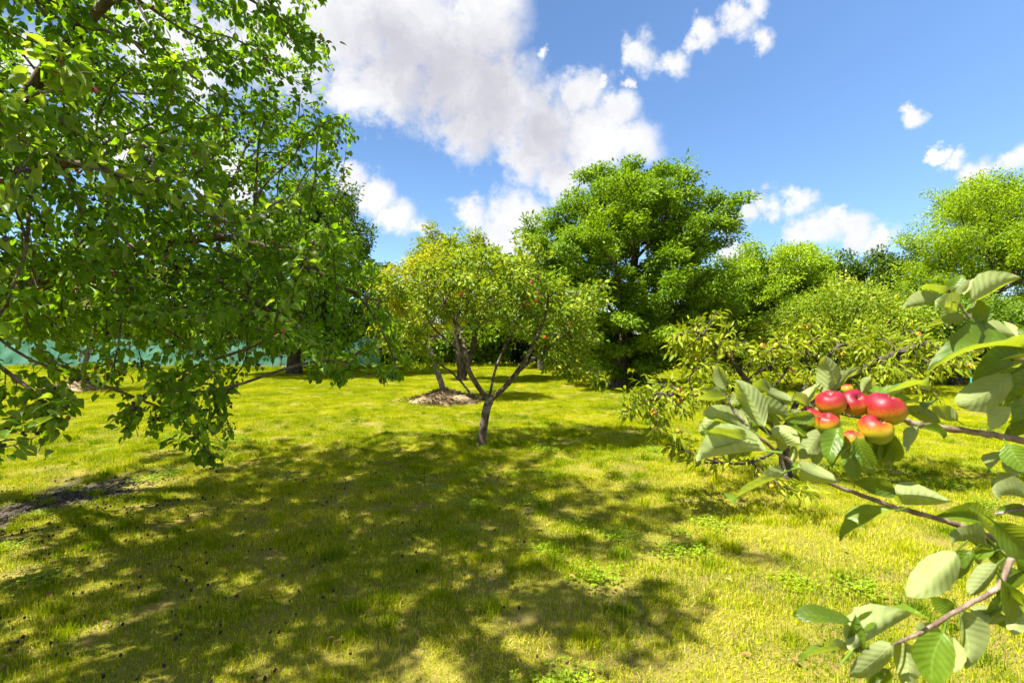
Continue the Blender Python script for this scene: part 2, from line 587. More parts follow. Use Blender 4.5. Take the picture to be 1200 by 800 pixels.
def leaf_mesh(name, P, A, N, L, W, rnd, shape, mat):
    T, F = LEAF[shape]
    A = unit(A)
    X = unit(np.cross(A, N))
    N = np.cross(X, A)
    k = len(T)
    V = (P[:, None, :] + X[:, None, :] * (T[None, :, 0:1] * W[:, None, None])
         + A[:, None, :] * (T[None, :, 1:2] * L[:, None, None]) + N[:, None, :] * (T[None, :, 2:3] * L[:, None, None]))
    FF = (F[None] + (np.arange(len(P)) * k)[:, None, None]).reshape(-1, 3)
    return mesh_np(name, V.reshape(-1, 3), FF, mat, rnd=np.repeat(rnd, k))


def scatter_leaves(rng, sk, n, r_max, spread, size, aspect, droop, up=0.8, flat=1.0, out=0.7, gamma=1.0):
    """leaf positions, axes, normals, sizes on the thin twigs of a skeleton"""
    tw = np.where(sk.tips <= r_max)[0]
    wts = rng.random(len(tw)) ** gamma
    pick = rng.choice(tw, n, p=wts / wts.sum())
    clump = rng.random(len(sk.P))
    step = rng.random((n, 1))
    base = sk.P[pick] * step + sk.P[np.maximum(sk.par[pick], 0)] * (1 - step)
    off = rng.normal(size=(n, 3))
    off *= np.minimum(1.0, 1.7 / np.linalg.norm(off, axis=1, keepdims=True)) * spread * np.array([1, 1, flat])
    P = base + off
    A = unit(out * sk.dir[pick] + unit(off) * 0.6 + rng.normal(0, 0.45, (n, 3)) + np.array([0, 0, -droop]))
    N = unit(np.array([0, 0, up]) + rng.normal(0, 0.5, (n, 3)) + unit(off) * 0.3)
    L = size * rng.uniform(0.65, 1.25, n)
    Wd = L * aspect * rng.uniform(0.8, 1.15, n)
    rnd = np.clip(0.35 * clump[pick] + 0.65 * rng.random(n), 0, 1)
    return P, A, N, L, Wd, rnd, pick


def trunk_path(pts, n_sub=4):
    """polyline -> dense nodes with parents"""
    pts = np.array(pts, float)
    out = [pts[0]]
    for a, b in zip(pts[:-1], pts[1:]):
        for q in range(1, n_sub + 1):
            out.append(a + (b - a) * q / n_sub)
    return out, list(range(-1, len(out) - 1))


def make_tree(name, label, cat, seed, base, trunk, attr, step, kill, r_base, bark, leafm, n_leaf, size, aspect=0.6,
              shape='diamond', spread=0.15, droop=0.3, r_leaf=None, min_r=0.012, group=None, trop=(0, 0, 0.05), flat=0.7,
              flare=0.5, limbs=False, gamma=1.0, extra=None, clip=None, power=2.3):
    rng = np.random.default_rng(seed)
    root = thing(name, base, label, cat, group)
    pts, par = trunk_path(trunk)
    pts, par = list(pts), list(par)
    if extra:
        for pl in extra:                      # limbs given as polylines, starting near the trunk
            d = np.linalg.norm(np.array(pts) - np.array(pl[0]), axis=1)
            p0 = int(d.argmin())
            sub, _ = trunk_path([pts[p0]] + list(pl[1:]), 3)
            for s in sub[1:]:
                par.append(p0)
                pts.append(s)
                p0 = len(pts) - 1
    if callable(attr):
        attr = attr(rng)
    P, par = grow(rng, np.array(pts), par, attr, step, kill, trop=trop)
    sk = Skeleton(P, par, r_base, 0.003, power)
    if limbs:
        g, cnt = sk.groups()
        V, F = sk.tubes(sel=(g == 0), min_r=min_r, flare=flare)
        obj('trunk', mesh_np('trunk', V, F, bark, True), root)
        for q in range(1, cnt + 1):
            V, F = sk.tubes(sel=(g == q), min_r=min_r)
            if len(F):
                obj('limb', mesh_np('limb', V, F, bark, True), root)
    else:
        V, F = sk.tubes(min_r=min_r, flare=flare)
        obj('trunk', mesh_np('trunk', V, F, bark, True), root)
    lv = scatter_leaves(rng, sk, n_leaf, r_leaf or 4, spread, size, aspect, droop, flat=flat, gamma=gamma)
    if clip is not None:
        k = clip(lv[0])
        lv = tuple(a[k] for a in lv)
    obj('crown', leaf_mesh('crown', *lv[:6], shape, leafm), root, 'stuff')
    return root, sk, rng, lv


# ------------------------------------------------------------------ ground and lawn
def ground_axis(fine, far):
    a = np.arange(0, fine, 0.3)
    b = fine * (far / fine) ** np.linspace(0, 1, 24)
    p = np.concatenate([a, b])
    return np.concatenate([-p[:0:-1], p])


gx, gy = ground_axis(24, 600), ground_axis(34, 600)
GX, GY = np.meshgrid(gx, gy)
GV = np.stack([GX.ravel(), GY.ravel(), hills(GX, GY).ravel()], 1)
idx = np.arange(len(GV)).reshape(GX.shape)
GF = np.stack([idx[:-1, :-1].ravel(), idx[:-1, 1:].ravel(), idx[1:, 1:].ravel(), idx[1:, :-1].ravel()], 1)

DIRT = np.array([-4.75, 4.95])


def lawn_colour(t, straw_bias=0.0):
    """shared patchiness of the lawn in world space: green, yellowing, straw"""
    g = t.n('ShaderNodeNewGeometry')
    pos = g.outputs['Position']
    big = t.noise(pos, 0.55, 3.0, 0.6)
    midn = t.noise(pos, 2.6, 4.0, 0.6)
    return pos, big, midn


m, t = new_mat('lawn_soil')
pos, big, midn = lawn_colour(t)
fn = t.noise(pos, 130.0, 5.0, 0.75)
c = t.mix(t.step(fn, 0.3, 0.7), (0.11, 0.085, 0.02), (0.34, 0.27, 0.075))
c = t.mix(t.m('MULTIPLY', t.step(midn, 0.35, 0.65), 0.7), c, (0.20, 0.20, 0.01))
dist = t.v('DISTANCE', t.v('MULTIPLY', pos, (1, 0.8, 0)), (float(DIRT[0]), float(DIRT[1] * 0.8), 0), out=1)
df = t.m('SUBTRACT', 1.0, t.step(t.m('ADD', dist, t.m('MULTIPLY_ADD', midn, 1.6, -0.8)), 0.45, 0.95))
c = t.mix(df, c, t.mix(t.step(fn, 0.35, 0.7), (0.045, 0.034, 0.026), (0.12, 0.095, 0.075)))
far = t.step(t.v('LENGTH', pos, out=1), 24.0, 40.0)
c = t.mix(far, c, (0.26, 0.28, 0.005))
bmp = t.n('ShaderNodeBump', Strength=0.6, Distance=0.02, Height=fn)
p = t.n('ShaderNodeBsdfPrincipled', Base_Color=c, Roughness=0.95, Specular_IOR_Level=0.1, Normal=bmp)
t.n('ShaderNodeOutputMaterial', Surface=p)
ground = obj('ground', mesh_np('ground', GV, GF, m, True), kind='structure')

m, t = new_mat('grass_blades')
pos, big, midn = lawn_colour(t)
a = t.n('ShaderNodeAttribute', dict(attribute_name='rnd'))
h = t.n('ShaderNodeAttribute', dict(attribute_name='dry'))
green = t.ramp(t.m('ADD', t.m('MULTIPLY', a.outputs['Fac'], 0.75), t.m('ADD', t.m('MULTIPLY_ADD', midn, 1.2, -0.62), t.m('MULTIPLY_ADD', big, 1.2, -0.5)), clamp=True),
               [(0, (0.085, 0.17, 0.002)), (0.45, (0.31, 0.355, 0.002)), (1, (0.53, 0.51, 0.003))])
straw = t.ramp(a.outputs['Fac'], [(0, (0.34, 0.26, 0.05)), (0.5, (0.55, 0.45, 0.10)), (1, (0.70, 0.58, 0.20))])
dryness = t.m('ADD', h.outputs['Fac'], t.m('MULTIPLY_ADD', t.m('ADD', t.m('MULTIPLY', big, 0.7), t.m('MULTIPLY', midn, 0.7)), 1.5, -1.08))
dryness = t.m('ADD', dryness, t.m('MULTIPLY_ADD', t.noise(pos, 13.0, 4.0, 0.65), 1.1, -0.55))
sepp = t.n('ShaderNodeSeparateXYZ', Vector=pos)
nearness = t.m('SUBTRACT', 0.03, t.m('MULTIPLY', t.step(sepp.outputs[1], 4.0, 9.0), 0.30))
c = t.mix(t.step(t.m('ADD', dryness, nearness), 0.70, 0.95), green, straw)
p = t.n('ShaderNodeBsdfPrincipled', Base_Color=c, Roughness=0.7, Specular_IOR_Level=0.08)
tr = t.n('ShaderNodeBsdfTranslucent', Color=t.mix(1.0, c, (1.3, 1.3, 0.5), 'MULTIPLY'))
t.n('ShaderNodeOutputMaterial', Surface=t.n('ShaderNodeMixShader', i0=0.35, i1=p, i2=tr))
M['grass'] = m


def blades(rng, n, half, hmin, hmax, wid, lay=0.12, centre_pull=0.0):
    """n bent, tapered blades over a square patch"""
    xy = rng.uniform(-half, half, (n, 2)) + rng.normal(0, half * 0.12, (n, 2))
    if centre_pull:
        xy = rng.normal(0, half * 0.45, (n, 2))
    hgt = rng.uniform(hmin, hmax, n) * rng.uniform(0.6, 1.1, n)
    az = rng.uniform(0, 2 * math.pi, n)
    lean = np.abs(rng.normal(0.35, 0.3, n))
    lying = rng.random(n) < lay
    lean = np.where(lying, rng.uniform(1.15, 1.5, n), np.minimum(lean, 1.2))
    d = np.stack([np.cos(az), np.sin(az), np.zeros(n)], 1)
    s = np.stack([-np.sin(az), np.cos(az), np.zeros(n)], 1)
    tw = rng.uniform(-0.9, 0.9, (n, 1))
    s = unit(s * np.cos(tw) + d * np.sin(tw))
    up = np.array([0, 0, 1.0])
    b = np.concatenate([xy, np.full((n, 1), -0.006)], 1)
    h_ = hgt[:, None]
    mid = b + up * h_ * 0.55 * np.cos(lean * 0.6)[:, None] + d * h_ * 0.55 * np.sin(lean * 0.6)[:, None]
    tip = mid + up * h_ * 0.5 * np.cos(lean * 1.35)[:, None] + d * h_ * 0.5 * np.sin(lean * 1.35)[:, None]
    w_ = (wid * rng.uniform(0.6, 1.3, n))[:, None]
    V = np.stack([b - s * w_ * .5, b + s * w_ * .5, mid - s * w_ * .45, mid + s * w_ * .45, tip], 1).reshape(-1, 3)
    V[:, 2] = np.maximum(V[:, 2], -0.006)
    F = (np.array([(0, 1, 3), (0, 3, 2), (2, 3, 4)])[None] + (np.arange(n) * 5)[:, None, None]).reshape(-1, 3)
    dry = np.where(lying, rng.uniform(0.5, 1.0, n), rng.random(n) ** 1.5)
    return V, F, np.repeat(rng.random(n), 5), np.repeat(dry, 5)


def scatter(name, sources, pts, rot, scl, label, cat):
    me = bpy.data.meshes.new(name)
    me.vertices.add(len(pts))
    me.vertices.foreach_set('co', np.asarray(pts, np.float32).ravel())
    for an, arr in (('rot', rot), ('scl', scl)):
        me.attributes.new(an, 'FLOAT_VECTOR', 'POINT').data.foreach_set('vector', np.asarray(arr, np.float32).ravel())
    o = obj(name, me, kind='stuff')
    tag(o, label, cat)
    ng = bpy.data.node_groups.new(name + '_scatter', 'GeometryNodeTree')
    ng.interface.new_socket(name='Geometry', in_out='INPUT', socket_type='NodeSocketGeometry')
    ng.interface.new_socket(name='Geometry', in_out='OUTPUT', socket_type='NodeSocketGeometry')
    N, Lk = ng.nodes, ng.links
    gi, go = N.new('NodeGroupInput'), N.new('NodeGroupOutput')
    iop = N.new('GeometryNodeInstanceOnPoints')
    gti = N.new('GeometryNodeGeometryToInstance')
    for s in sources:
        oi = N.new('GeometryNodeObjectInfo')
        oi.inputs['Object'].default_value = s
        oi.inputs['As Instance'].default_value = False
        Lk.new(oi.outputs['Geometry'], gti.inputs[0])
    Lk.new(gi.outputs[0], iop.inputs['Points'])
    Lk.new(gti.outputs[0], iop.inputs['Instance'])
    iop.inputs['Pick Instance'].default_value = True
    na = N.new('GeometryNodeInputNamedAttribute')
    na.data_type = 'FLOAT_VECTOR'
    na.inputs['Name'].default_value = 'rot'
    e2r = N.new('FunctionNodeEulerToRotation')
    Lk.new(na.outputs[0], e2r.inputs[0])
    Lk.new(e2r.outputs[0], iop.inputs['Rotation'])
    ns = N.new('GeometryNodeInputNamedAttribute')
    ns.data_type = 'FLOAT_VECTOR'
    ns.inputs['Name'].default_value = 'scl'
    Lk.new(ns.outputs[0], iop.inputs['Scale'])
    rv = N.new('FunctionNodeRandomValue')
    rv.data_type = 'INT'
    mi = [i for i in rv.inputs if i.name in ('Min', 'Max') and i.type == 'INT']
    mi[0].default_value, mi[1].default_value = 0, len(sources) - 1
    Lk.new([q for q in rv.outputs if q.type == 'INT'][0], iop.inputs['Instance Index'])
    Lk.new(iop.outputs[0], go.inputs[0])
    md = o.modifiers.new('scatter', 'NODES')
    md.node_group = ng
    return o


rng = np.random.default_rng(11)
tiles = []
for q in range(7):
    V, F, rn, dr = blades(rng, 2700, 0.25, 0.018, 0.055, 0.0030, lay=0.22)
    tiles.append(bpy.data.objects.new('grass_tile', mesh_np('grass_tile', V, F, M['grass'], rnd=rn, dry=dr)))
sp = 0.44
gxs, gys = np.meshgrid(np.arange(-34, 34, sp), np.arange(0.6, 31, sp))
gp = np.stack([gxs.ravel(), gys.ravel()], 1) + rng.uniform(-0.08, 0.08, (gxs.size, 2))
gp = gp[(np.abs(gp[:, 0]) < gp[:, 1] * 1.25 + 1.6)]
dd = np.hypot(gp[:, 0] - DIRT[0], (gp[:, 1] - DIRT[1]) * 0.8) + rng.normal(0, 0.22, len(gp))
gp = gp[(dd > 0.85) | (rng.random(len(gp)) < 0.12)]
pz = hills(gp[:, 0], gp[:, 1])
rot = np.stack([rng.normal(0, 0.03, len(gp)), rng.normal(0, 0.03, len(gp)), rng.uniform(0, 6.28, len(gp))], 1)
sc_ = rng.uniform(0.95, 1.15, len(gp))
hs = rng.uniform(0.65, 1.35, len(gp))
scatter('lawn_grass', tiles, np.concatenate([gp, pz[:, None]], 1), rot, np.stack([sc_, sc_, hs], 1),
        'short sunlit yellow green lawn grass with dry straw patches', 'grass')

# taller tufts dotted about the lawn
tufts = []
for q in range(3):
    V, F, rn, dr = blades(rng, 150, 0.10, 0.05, 0.11, 0.0045, lay=0.0, centre_pull=1)
    tufts.append(bpy.data.objects.new('grass_tuft', mesh_np('grass_tuft', V, F, M['grass'], rnd=rn * 0.6, dry=dr * 0.3)))
tp = np.stack([rng.uniform(-8, 8, 900), rng.uniform(1.0, 12, 900)], 1)
tp = tp[np.abs(tp[:, 0]) < tp[:, 1] * 1.2 + 0.5]
tp = np.concatenate([tp, np.stack([rng.uniform(-33, -5, 420), 25.2 + rng.normal(0, 0.12, 420)], 1), np.stack([rng.uniform(-6, 26, 420), 28.2 + rng.normal(0, 0.3, 420)], 1), [np.array([-0.44, 7.55]) + rng.normal(0, 0.12, 2) for _ in range(16)], [np.array([3.1, 5.7]) + rng.normal(0, 0.15, 2) for _ in range(10)],
                     [np.array([3.35, 16.0]) + rng.normal(0, 0.35, 2) for _ in range(40)], [px(650, 665, 3.55)[:2] + rng.normal(0, 0.13, 2) for _ in range(9)]])
scatter('taller_grass', tufts, np.concatenate([tp, hills(tp[:, 0], tp[:, 1])[:, None]], 1),
        np.stack([np.zeros(len(tp)), np.zeros(len(tp)), rng.uniform(0, 6.28, len(tp))], 1),
        (rng.uniform(0.5, 1.1, (len(tp), 1)) * np.where(tp[:, 1:] > 24, 3.0, 1.0)) * np.ones((1, 3)), 'small taller green grass tufts dotted over the mown lawn', 'grass')


cl = []
for q in range(3):
    n_ = 130
    C_ = np.concatenate([rng.normal(0, 0.085, (n_, 2)), rng.uniform(0.02, 0.05, (n_, 1))], 1)
    C_ = np.repeat(C_, 3, axis=0)
    a_ = np.tile([0.0, 2.09, 4.19], n_) + np.repeat(rng.uniform(0, 6, n_), 3)
    A_ = np.stack([np.cos(a_), np.sin(a_), rng.normal(0.1, 0.2, 3 * n_)], 1)
    N_ = np.array([0, 0, 1.0]) + rng.normal(0, 0.25, (3 * n_, 3))
    L_ = rng.uniform(0.010, 0.017, 3 * n_)
    cl.append(bpy.data.objects.new('clover_patch', leaf_mesh('clover_patch', C_, A_, N_, L_, L_ * 0.95, rng.random(3 * n_), 'oval', M['light_leaf'])))
cp_ = np.stack([rng.uniform(-6, 6, 240), rng.uniform(1.4, 9, 240)], 1)
cp_ = cp_[(np.abs(cp_[:, 0]) < cp_[:, 1] * 1.1 + 0.4) & (np.sin(cp_[:, 0] * 1.3 + 1) + np.sin(cp_[:, 1] * 1.7 + cp_[:, 0]) > 0.1)]
scatter('clover', cl, np.concatenate([cp_, hills(cp_[:, 0], cp_[:, 1])[:, None]], 1), np.stack([np.zeros(len(cp_)), np.zeros(len(cp_)), rng.uniform(0, 6.28, len(cp_))], 1),
        rng.uniform(0.7, 1.2, (len(cp_), 1)) * np.ones((1, 3)), 'low green clover leaves growing in patches through the lawn', 'clover')
M['dead_leaf'] = attr_mat('dead_leaf', [(0, (0.12, 0.06, 0.025)), (0.5, (0.24, 0.14, 0.04)), (1, (0.34, 0.25, 0.09))], 0.8, 0.15)
n_ = 420
fl = np.stack([rng.uniform(-5, 4.5, n_), rng.uniform(1.6, 8.5, n_)], 1)
tag(obj('fallen_leaves', leaf_mesh('fallen_leaves', np.concatenate([fl, hills(fl[:, 0], fl[:, 1])[:, None] + rng.uniform(0.02, 0.045, (n_, 1))], 1), rng.normal(size=(n_, 3)) * np.array([1, 1, .2]),
                                   np.array([0, 0, 1.0]) + rng.normal(0, .35, (n_, 3)), rng.uniform(.02, .055, n_), rng.uniform(.012, .03, n_), rng.random(n_), 'oval', M['dead_leaf']), kind='stuff'),
    'brown and yellow fallen leaves scattered in the grass', 'leaves')


def clods(rng, name, C, sizes, mat, squash=0.6):
    """many little lumps as one mesh (octahedron based, jittered)"""
    T = np.array([(1, 0, 0), (0, 1, 0), (-1, 0, 0), (0, -1, 0), (0, 0, 1), (0, 0, -1)], float)
    F = np.array([(0, 1, 4), (1, 2, 4), (2, 3, 4), (3, 0, 4), (1, 0, 5), (2, 1, 5), (3, 2, 5), (0, 3, 5)])
    n = len(C)
    J = T[None] * rng.uniform(0.6, 1.3, (n, 6, 1)) + rng.normal(0, 0.15, (n, 6, 3))
    J[:, :, 2] *= squash
    V = C[:, None, :] + J * sizes[:, None, None]
    FF = (F[None] + (np.arange(n) * 6)[:, None, None]).reshape(-1, 3)
    return mesh_np(name, V.reshape(-1, 3), FF, mat, rnd=np.repeat(rng.random(n), 6))


M['soil'] = attr_mat('dark_soil', [(0, (0.035, 0.027, 0.02)), (0.7, (0.09, 0.07, 0.055)), (1, (0.20, 0.17, 0.14))], 0.95, 0.1)
n = 1500
cp = DIRT + rng.normal(0, 0.55, (n, 2)) * np.array([1.1, 0.7])
C = np.concatenate([cp, hills(cp[:, 0], cp[:, 1])[:, None] + 0.003], 1)
tag(obj('bare_soil', clods(rng, 'bare_soil', C, rng.uniform(0.006, 0.024, n), M['soil']), kind='stuff'),
    'dark crumbly bare soil patch in the shade under the mulberry tree', 'soil')

# ------------------------------------------------------------------ mulberry tree
MB = np.array([-6.3, 4.9, 0.0])
SIL = [(405, -400), (397, 20), (412, 34), (398, 62), (385, 100), (402, 132), (424, 165), (412, 205), (398, 228), (425, 270),
       (448, 310), (462, 350), (478, 390), (488, 432), (470, 440), (455, 455), (430, 440), (410, 440), (396, 470), (383, 440), (340, 430), (300, 440),
       (272, 470), (281, 500), (262, 520), (285, 562), (240, 548), (205, 524), (140, 515), (128, 470), (112, 452), (92, 470),
       (100, 488), (62, 500), (56, 536), (30, 560), (-40, 560), (-1500, 560), (-1500, -400)]


def in_poly(x, y, poly):
    inside = np.zeros(len(x), bool)
    j = len(poly) - 1
    for i in range(len(poly)):
        xi, yi = poly[i]
        xj, yj = poly[j]
        c = ((yi > y) != (yj > y)) & (x < (xj - xi) * (y - yi) / (yj - yi + 1e-9) + xi)
        inside ^= c
        j = i
    return inside


def proj(P):
    d = np.maximum(P[:, 1], 1e-3)
    return 600 + P[:, 0] / d * FPX, HY - (P[:, 2] - EYE) / d * FPX


def mulberry_ok(P, grow_px=0.0):
    x, y = proj(P)
    ok = in_poly(x + grow_px, y, SIL) | (P[:, 1] < 0.3)
    near = (np.linalg.norm(P - np.array([0, 0, EYE]), axis=1) > 2.5) & (P[:, 1] > 0.45)
    return ok & near & (P[:, 2] > 0.35)


def mulberry_attr(rng):
    a = crown(rng, 2000, [((-4.9, 4.6, 3.6), (2.7, 3.0, 2.4), 1.0), ((-3.4, 1.7, 3.9), (2.2, 1.0, 0.8), 0.7), ((-2.3, 1.9, 3.6), (1.1, 0.8, 0.5), 0.5),
                          ((-4.6, 1.1, 3.2), (1.6, 0.8, 0.8), 0.7), ((-3.7, 6.4, 3.0), (2.3, 1.3, 1.3), 0.5)], clumps=330, sig=0.22, hollow=0.5)
    bo = []
    for q in range(160):                      # long arching boughs, drooping at the ends
        z0 = rng.uniform(1.9, 5.0) if q < 84 else rng.uniform(1.5, 2.5)
        S = np.array([rng.uniform(-5.4, -3.7), rng.uniform(2.7, 6.3), z0])
        if q >= 138:
            S = np.array([rng.uniform(-4.3, -3.2), rng.uniform(2.6, 3.6), rng.uniform(1.7, 4.0)])
        az = rng.normal(0.0, 0.45) - (S[1] - 4.3) * 0.12
        el, ln = rng.uniform(-0.05, 0.55), rng.uniform(1.9, 3.7) * (0.6 if q >= 138 else 1.0)
        for f in np.sort(rng.uniform(0.1, 1.0, 34)):
            r = f * ln
            p = S + np.array([math.cos(az) * r, math.sin(az) * r, math.sin(el) * r - 0.11 * r * r])
            bo.append(p + rng.normal(0, 1, 3) * np.array([0.17, 0.17, 0.09]) * (0.5 + f))
    a = np.concatenate([a, np.array(bo)])
    return a[mulberry_ok(a, 4)]


def mulberry_sprays(rng):
    # drooping sprays seen in front of the lawn
    sp = []
    for (x, y, d, s, q) in [(225, 480, 3.7, 28, 46), (250, 540, 3.7, 12, 14), (160, 495, 3.7, 14, 14), (190, 440, 3.9, 30, 26), (70, 475, 2.5, 18, 18),
                            (30, 500, 2.4, 14, 12), (8, 470, 2.4, 12, 10), (400, 440, 4.6, 20, 18), (460, 430, 4.9, 16, 14), (330, 420, 4.4, 22, 18),
                            (405, 150, 4.2, 14, 12), (395, 45, 4.0, 14, 12), (445, 340, 5.2, 14, 16)]:
        for _ in range(q):
            sp.append(px(x + rng.normal(0, s), y + rng.normal(0, s * 0.7), d + rng.normal(0, 0.12)))
    a = np.array(sp)
    return a[mulberry_ok(a, 4)]


rngm = np.random.default_rng(5)
mul = thing('mulberry_tree', MB, 'large mulberry tree with dark and red berries and drooping branches over shaded grass', 'tree')
pts, par = trunk_path([MB, MB + (0.05, 0, 0.6), MB + (0.15, -0.05, 1.3), MB + (0.3, -0.1, 1.8)], 4)
pts, par = list(pts), list(par)
for pl in ([MB + (0.3, -0.1, 1.8), (-4.4, 4.2, 2.9), (-3.4, 3.8, 3.7), (-2.6, 3.6, 4.2)],
           [MB + (0.2, -0.1, 1.5), (-4.5, 3.8, 2.2), (-3.6, 3.4, 2.7), (-2.9, 3.5, 2.8)],
           [MB + (0.15, -0.05, 1.3), (-4.6, 4.9, 2.1), (-3.6, 5.0, 2.5), (-2.6, 4.9, 2.6)],
           [MB + (0.3, -0.1, 1.8), (-4.9, 3.4, 2.8), (-4.0, 2.5, 3.2), (-3.0, 2.2, 3.3)],
           [(-3.6, 5.0, 2.5), px(335, 372, 4.7), px(385, 405, 4.6), px(400, 440, 4.55)],
           [(-2.6, 4.9, 2.6), px(425, 345, 5.0), px(452, 395, 4.9), px(465, 430, 4.9)]):
    d = np.linalg.norm(np.array(pts) - np.array(pl[0]), axis=1)
    p0 = int(d.argmin())
    sub, _ = trunk_path([pts[p0]] + list(pl[1:]), 4)
    for s in sub[1:]:
        par.append(p0)
        pts.append(s)
        p0 = len(pts) - 1
P, par = grow(rngm, np.array(pts), par, mulberry_attr(rngm), 0.10, 0.13, iters=140, trop=(0.03, -0.01, -0.04), jit=0.18, damp=0.45)
pts, par = list(P), list(par)
for pl in ([(-4.2, 3.4, 2.3), px(-90, 350, 2.9), px(-20, 415, 2.65), px(35, 455, 2.5), px(62, 482, 2.45), px(45, 530, 2.4)],
           [(-3.6, 3.4, 2.5), px(190, 380, 3.9), px(240, 420, 3.85), px(270, 470, 3.8)],
           [(-4.5, 3.8, 2.2), px(20, 418, 3.4), px(95, 442, 3.6), px(150, 462, 3.65), px(215, 488, 3.7), px(255, 545, 3.7)]):
    d = np.linalg.norm(np.array(pts) - np.array(pl[0]), axis=1)
    p0 = int(d.argmin())
    sub, _ = trunk_path([pts[p0]] + list(pl[1:]), 4)
    for s in sub[1:]:
        par.append(p0)
        pts.append(s)
        p0 = len(pts) - 1
P, par = grow(rngm, np.array(pts), par, mulberry_sprays(rngm), 0.08, 0.10, iters=60, trop=(0.03, -0.01, -0.08), jit=0.2, damp=0.4)
# shed the stray shoots that left the crown
gx_, gy_ = proj(P)
stray = ~in_poly(gx_ - 14, gy_ - 10, SIL) & ~in_poly(gx_, gy_, SIL) & (P[:, 1] > 0.5) & (gx_ > 20) & (gy_ < 790)
for i in range(len(P)):
    if par[i] >= 0 and stray[par[i]]:
        stray[i] = True
newi = np.cumsum(~stray) - 1
par = np.array([(-1 if par[i] < 0 else newi[par[i]]) for i in range(len(P)) if not stray[i]])
P = P[~stray]
msk = Skeleton(P, par, 0.13, 0.0028, 1.85)
g, cnt = msk.groups(0.3)
V, F = msk.tubes(sel=(g == 0), flare=0.5)
obj('trunk', mesh_np('trunk', V, F, M['bark_mulberry'], True), mul)
for q in range(1, cnt + 1):
    V, F = msk.tubes(sel=(g == q))
    if len(F):
        obj('limb', mesh_np('limb', V, F, M['bark_mulberry'], True), mul)
lv = scatter_leaves(rngm, msk, 52000, 6, 0.045, 0.056, 0.74, 0.6, up=0.9, flat=0.8, out=0.45, gamma=1.0)
# extra larger leaves on boughs out of view, added to thicken the shade below
tw_out = scatter_leaves(rngm, msk, 60000, 6, 0.07, 0.08, 0.72, 0.5, up=1.0, flat=0.8, out=0.5, gamma=0.8)
ox, oy = proj(tw_out[0])
ko = ((oy < -25) | (ox < -25)) & (rngm.random(len(ox)) < 0.42)
lv = [np.concatenate([a, b[ko]]) for a, b in zip(lv, tw_out)]
print('MULBERRY nodes', len(msk.P), 'leaves', len(lv[0]))
k = mulberry_ok(lv[0] + 0.5 * lv[1] * lv[3][:, None] + rngm.normal(0, 0.05, (len(msk.P), 3))[lv[6]], -3)
lv = [a[k] for a in lv]
# the leaves that show largest become leaves of their own, the rest stay one mass
lx, ly = proj(lv[0])
dist = np.linalg.norm(lv[0] - np.array([0, 0, EYE]), axis=1)
score = lv[3] / dist
inv = (lx > 2) & (lx < 1198) & (ly > 2) & (ly < 798)
cell = {}
for i in np.argsort(dist):
    if inv[i]:
        cell.setdefault((int(lx[i] // 9), int(ly[i] // 9)), i)
front = np.array(sorted(cell.values(), key=lambda i: -score[i])[:300])
rest = np.ones(len(lx), bool)
rest[front] = False
obj('crown', leaf_mesh('crown', *[a[rest] for a in lv[:6]], 'heart', M['mulberry_leaf']), mul, 'stuff')


def broad_leaf(name, rng, mat, heart=False, across=4, along=11, petiole=0.20):
    """unit leaf along +Y, width 1, with fold, droop, waves and a stalk"""
    us = np.linspace(-1, 1, across + 1)
    vs = np.linspace(0, 1, along + 1)
    fold, curl, wave = rng.uniform(0.1, 0.75), rng.uniform(0.05, 0.55), rng.uniform(0.015, 0.06)
    side, phs = rng.uniform(-0.3, 0.3), rng.uniform(0, 6)
    bow = rng.uniform(-0.14, 0.14)
    V, UV = [], []
    for v in vs:
        if heart:
            hw = max(0.0, math.sin(math.pi * min(1, (v * 0.86 + 0.14)) ** 0.9)) ** 0.75 * (1 - 0.15 * v)
            hw = 0.28 if v == 0 else hw
        else:
            hw = max(0.0, math.sin(math.pi * v ** 0.92)) ** 0.62 * (1 - 0.18 * v)
            hw = 0.06 if v == 0 else hw
        if v == 1:
            hw = 0.012
        for u in us:
            z = fold * abs(u) * hw * 0.5 - curl * (v - 0.25) ** 2 + wave * math.sin(v * 9 + phs + u * 2) * abs(u) + side * u * v * 0.5
            if abs(u) == 1 and 0 < v < 1:
                hw *= 1 + 0.018 * (1 if round(v * along) % 2 else -1) + rng.normal(0, 0.018)
            y = v - (0.10 * abs(u) if heart and v == 0 else 0)
            V.append((u * hw * 0.5 + bow * math.sin(math.pi * v), y * (1 - 0.08 * curl), z + curl * 0.0625))
            UV.append((u, v, 0))
    k = across + 1
    F = []
    for i in range(along):
        for j in range(across):
            a = i * k + j
            F += [(a, a + 1, a + k + 1), (a, a + k + 1, a + k)]
    b = len(V)
    for yy, rr in ((0.02, 0.02), (-petiole, 0.02)):
        for c in range(3):
            an = c * 2.094 + 0.5
            V.append((rr * math.cos(an) * 1.6, yy, rr * math.sin(an) - (0.04 if yy < 0 else 0)))
            UV.append((0, 0.1, 0))
    for c in range(3):
        d = (c + 1) % 3
        F += [(b + c, b + d, b + 3 + d), (b + c, b + 3 + d, b + 3 + c)]
    return mesh_np(name, np.array(V), np.array(F), mat, True, luv=np.array(UV))


rl = np.random.default_rng(21)
mvar = [broad_leaf('leaf', rl, M['mulberry_near'], True) for _ in range(6)]


def leaf_matrix(P, A, N, L, W):
    A = unit(A)
    X = unit(np.cross(A, N))
    N = np.cross(X, A)
    m = Matrix.Identity(4)
    for r in range(3):
        m[r][0], m[r][1], m[r][2], m[r][3] = X[r] * W, A[r] * L, N[r] * L, P[r]
    return m


for i in front:
    o = obj('leaf', mvar[i % 6], mul)
    o.matrix_basis = leaf_matrix(lv[0][i], lv[1][i], lv[2][i], lv[3][i], lv[4][i])

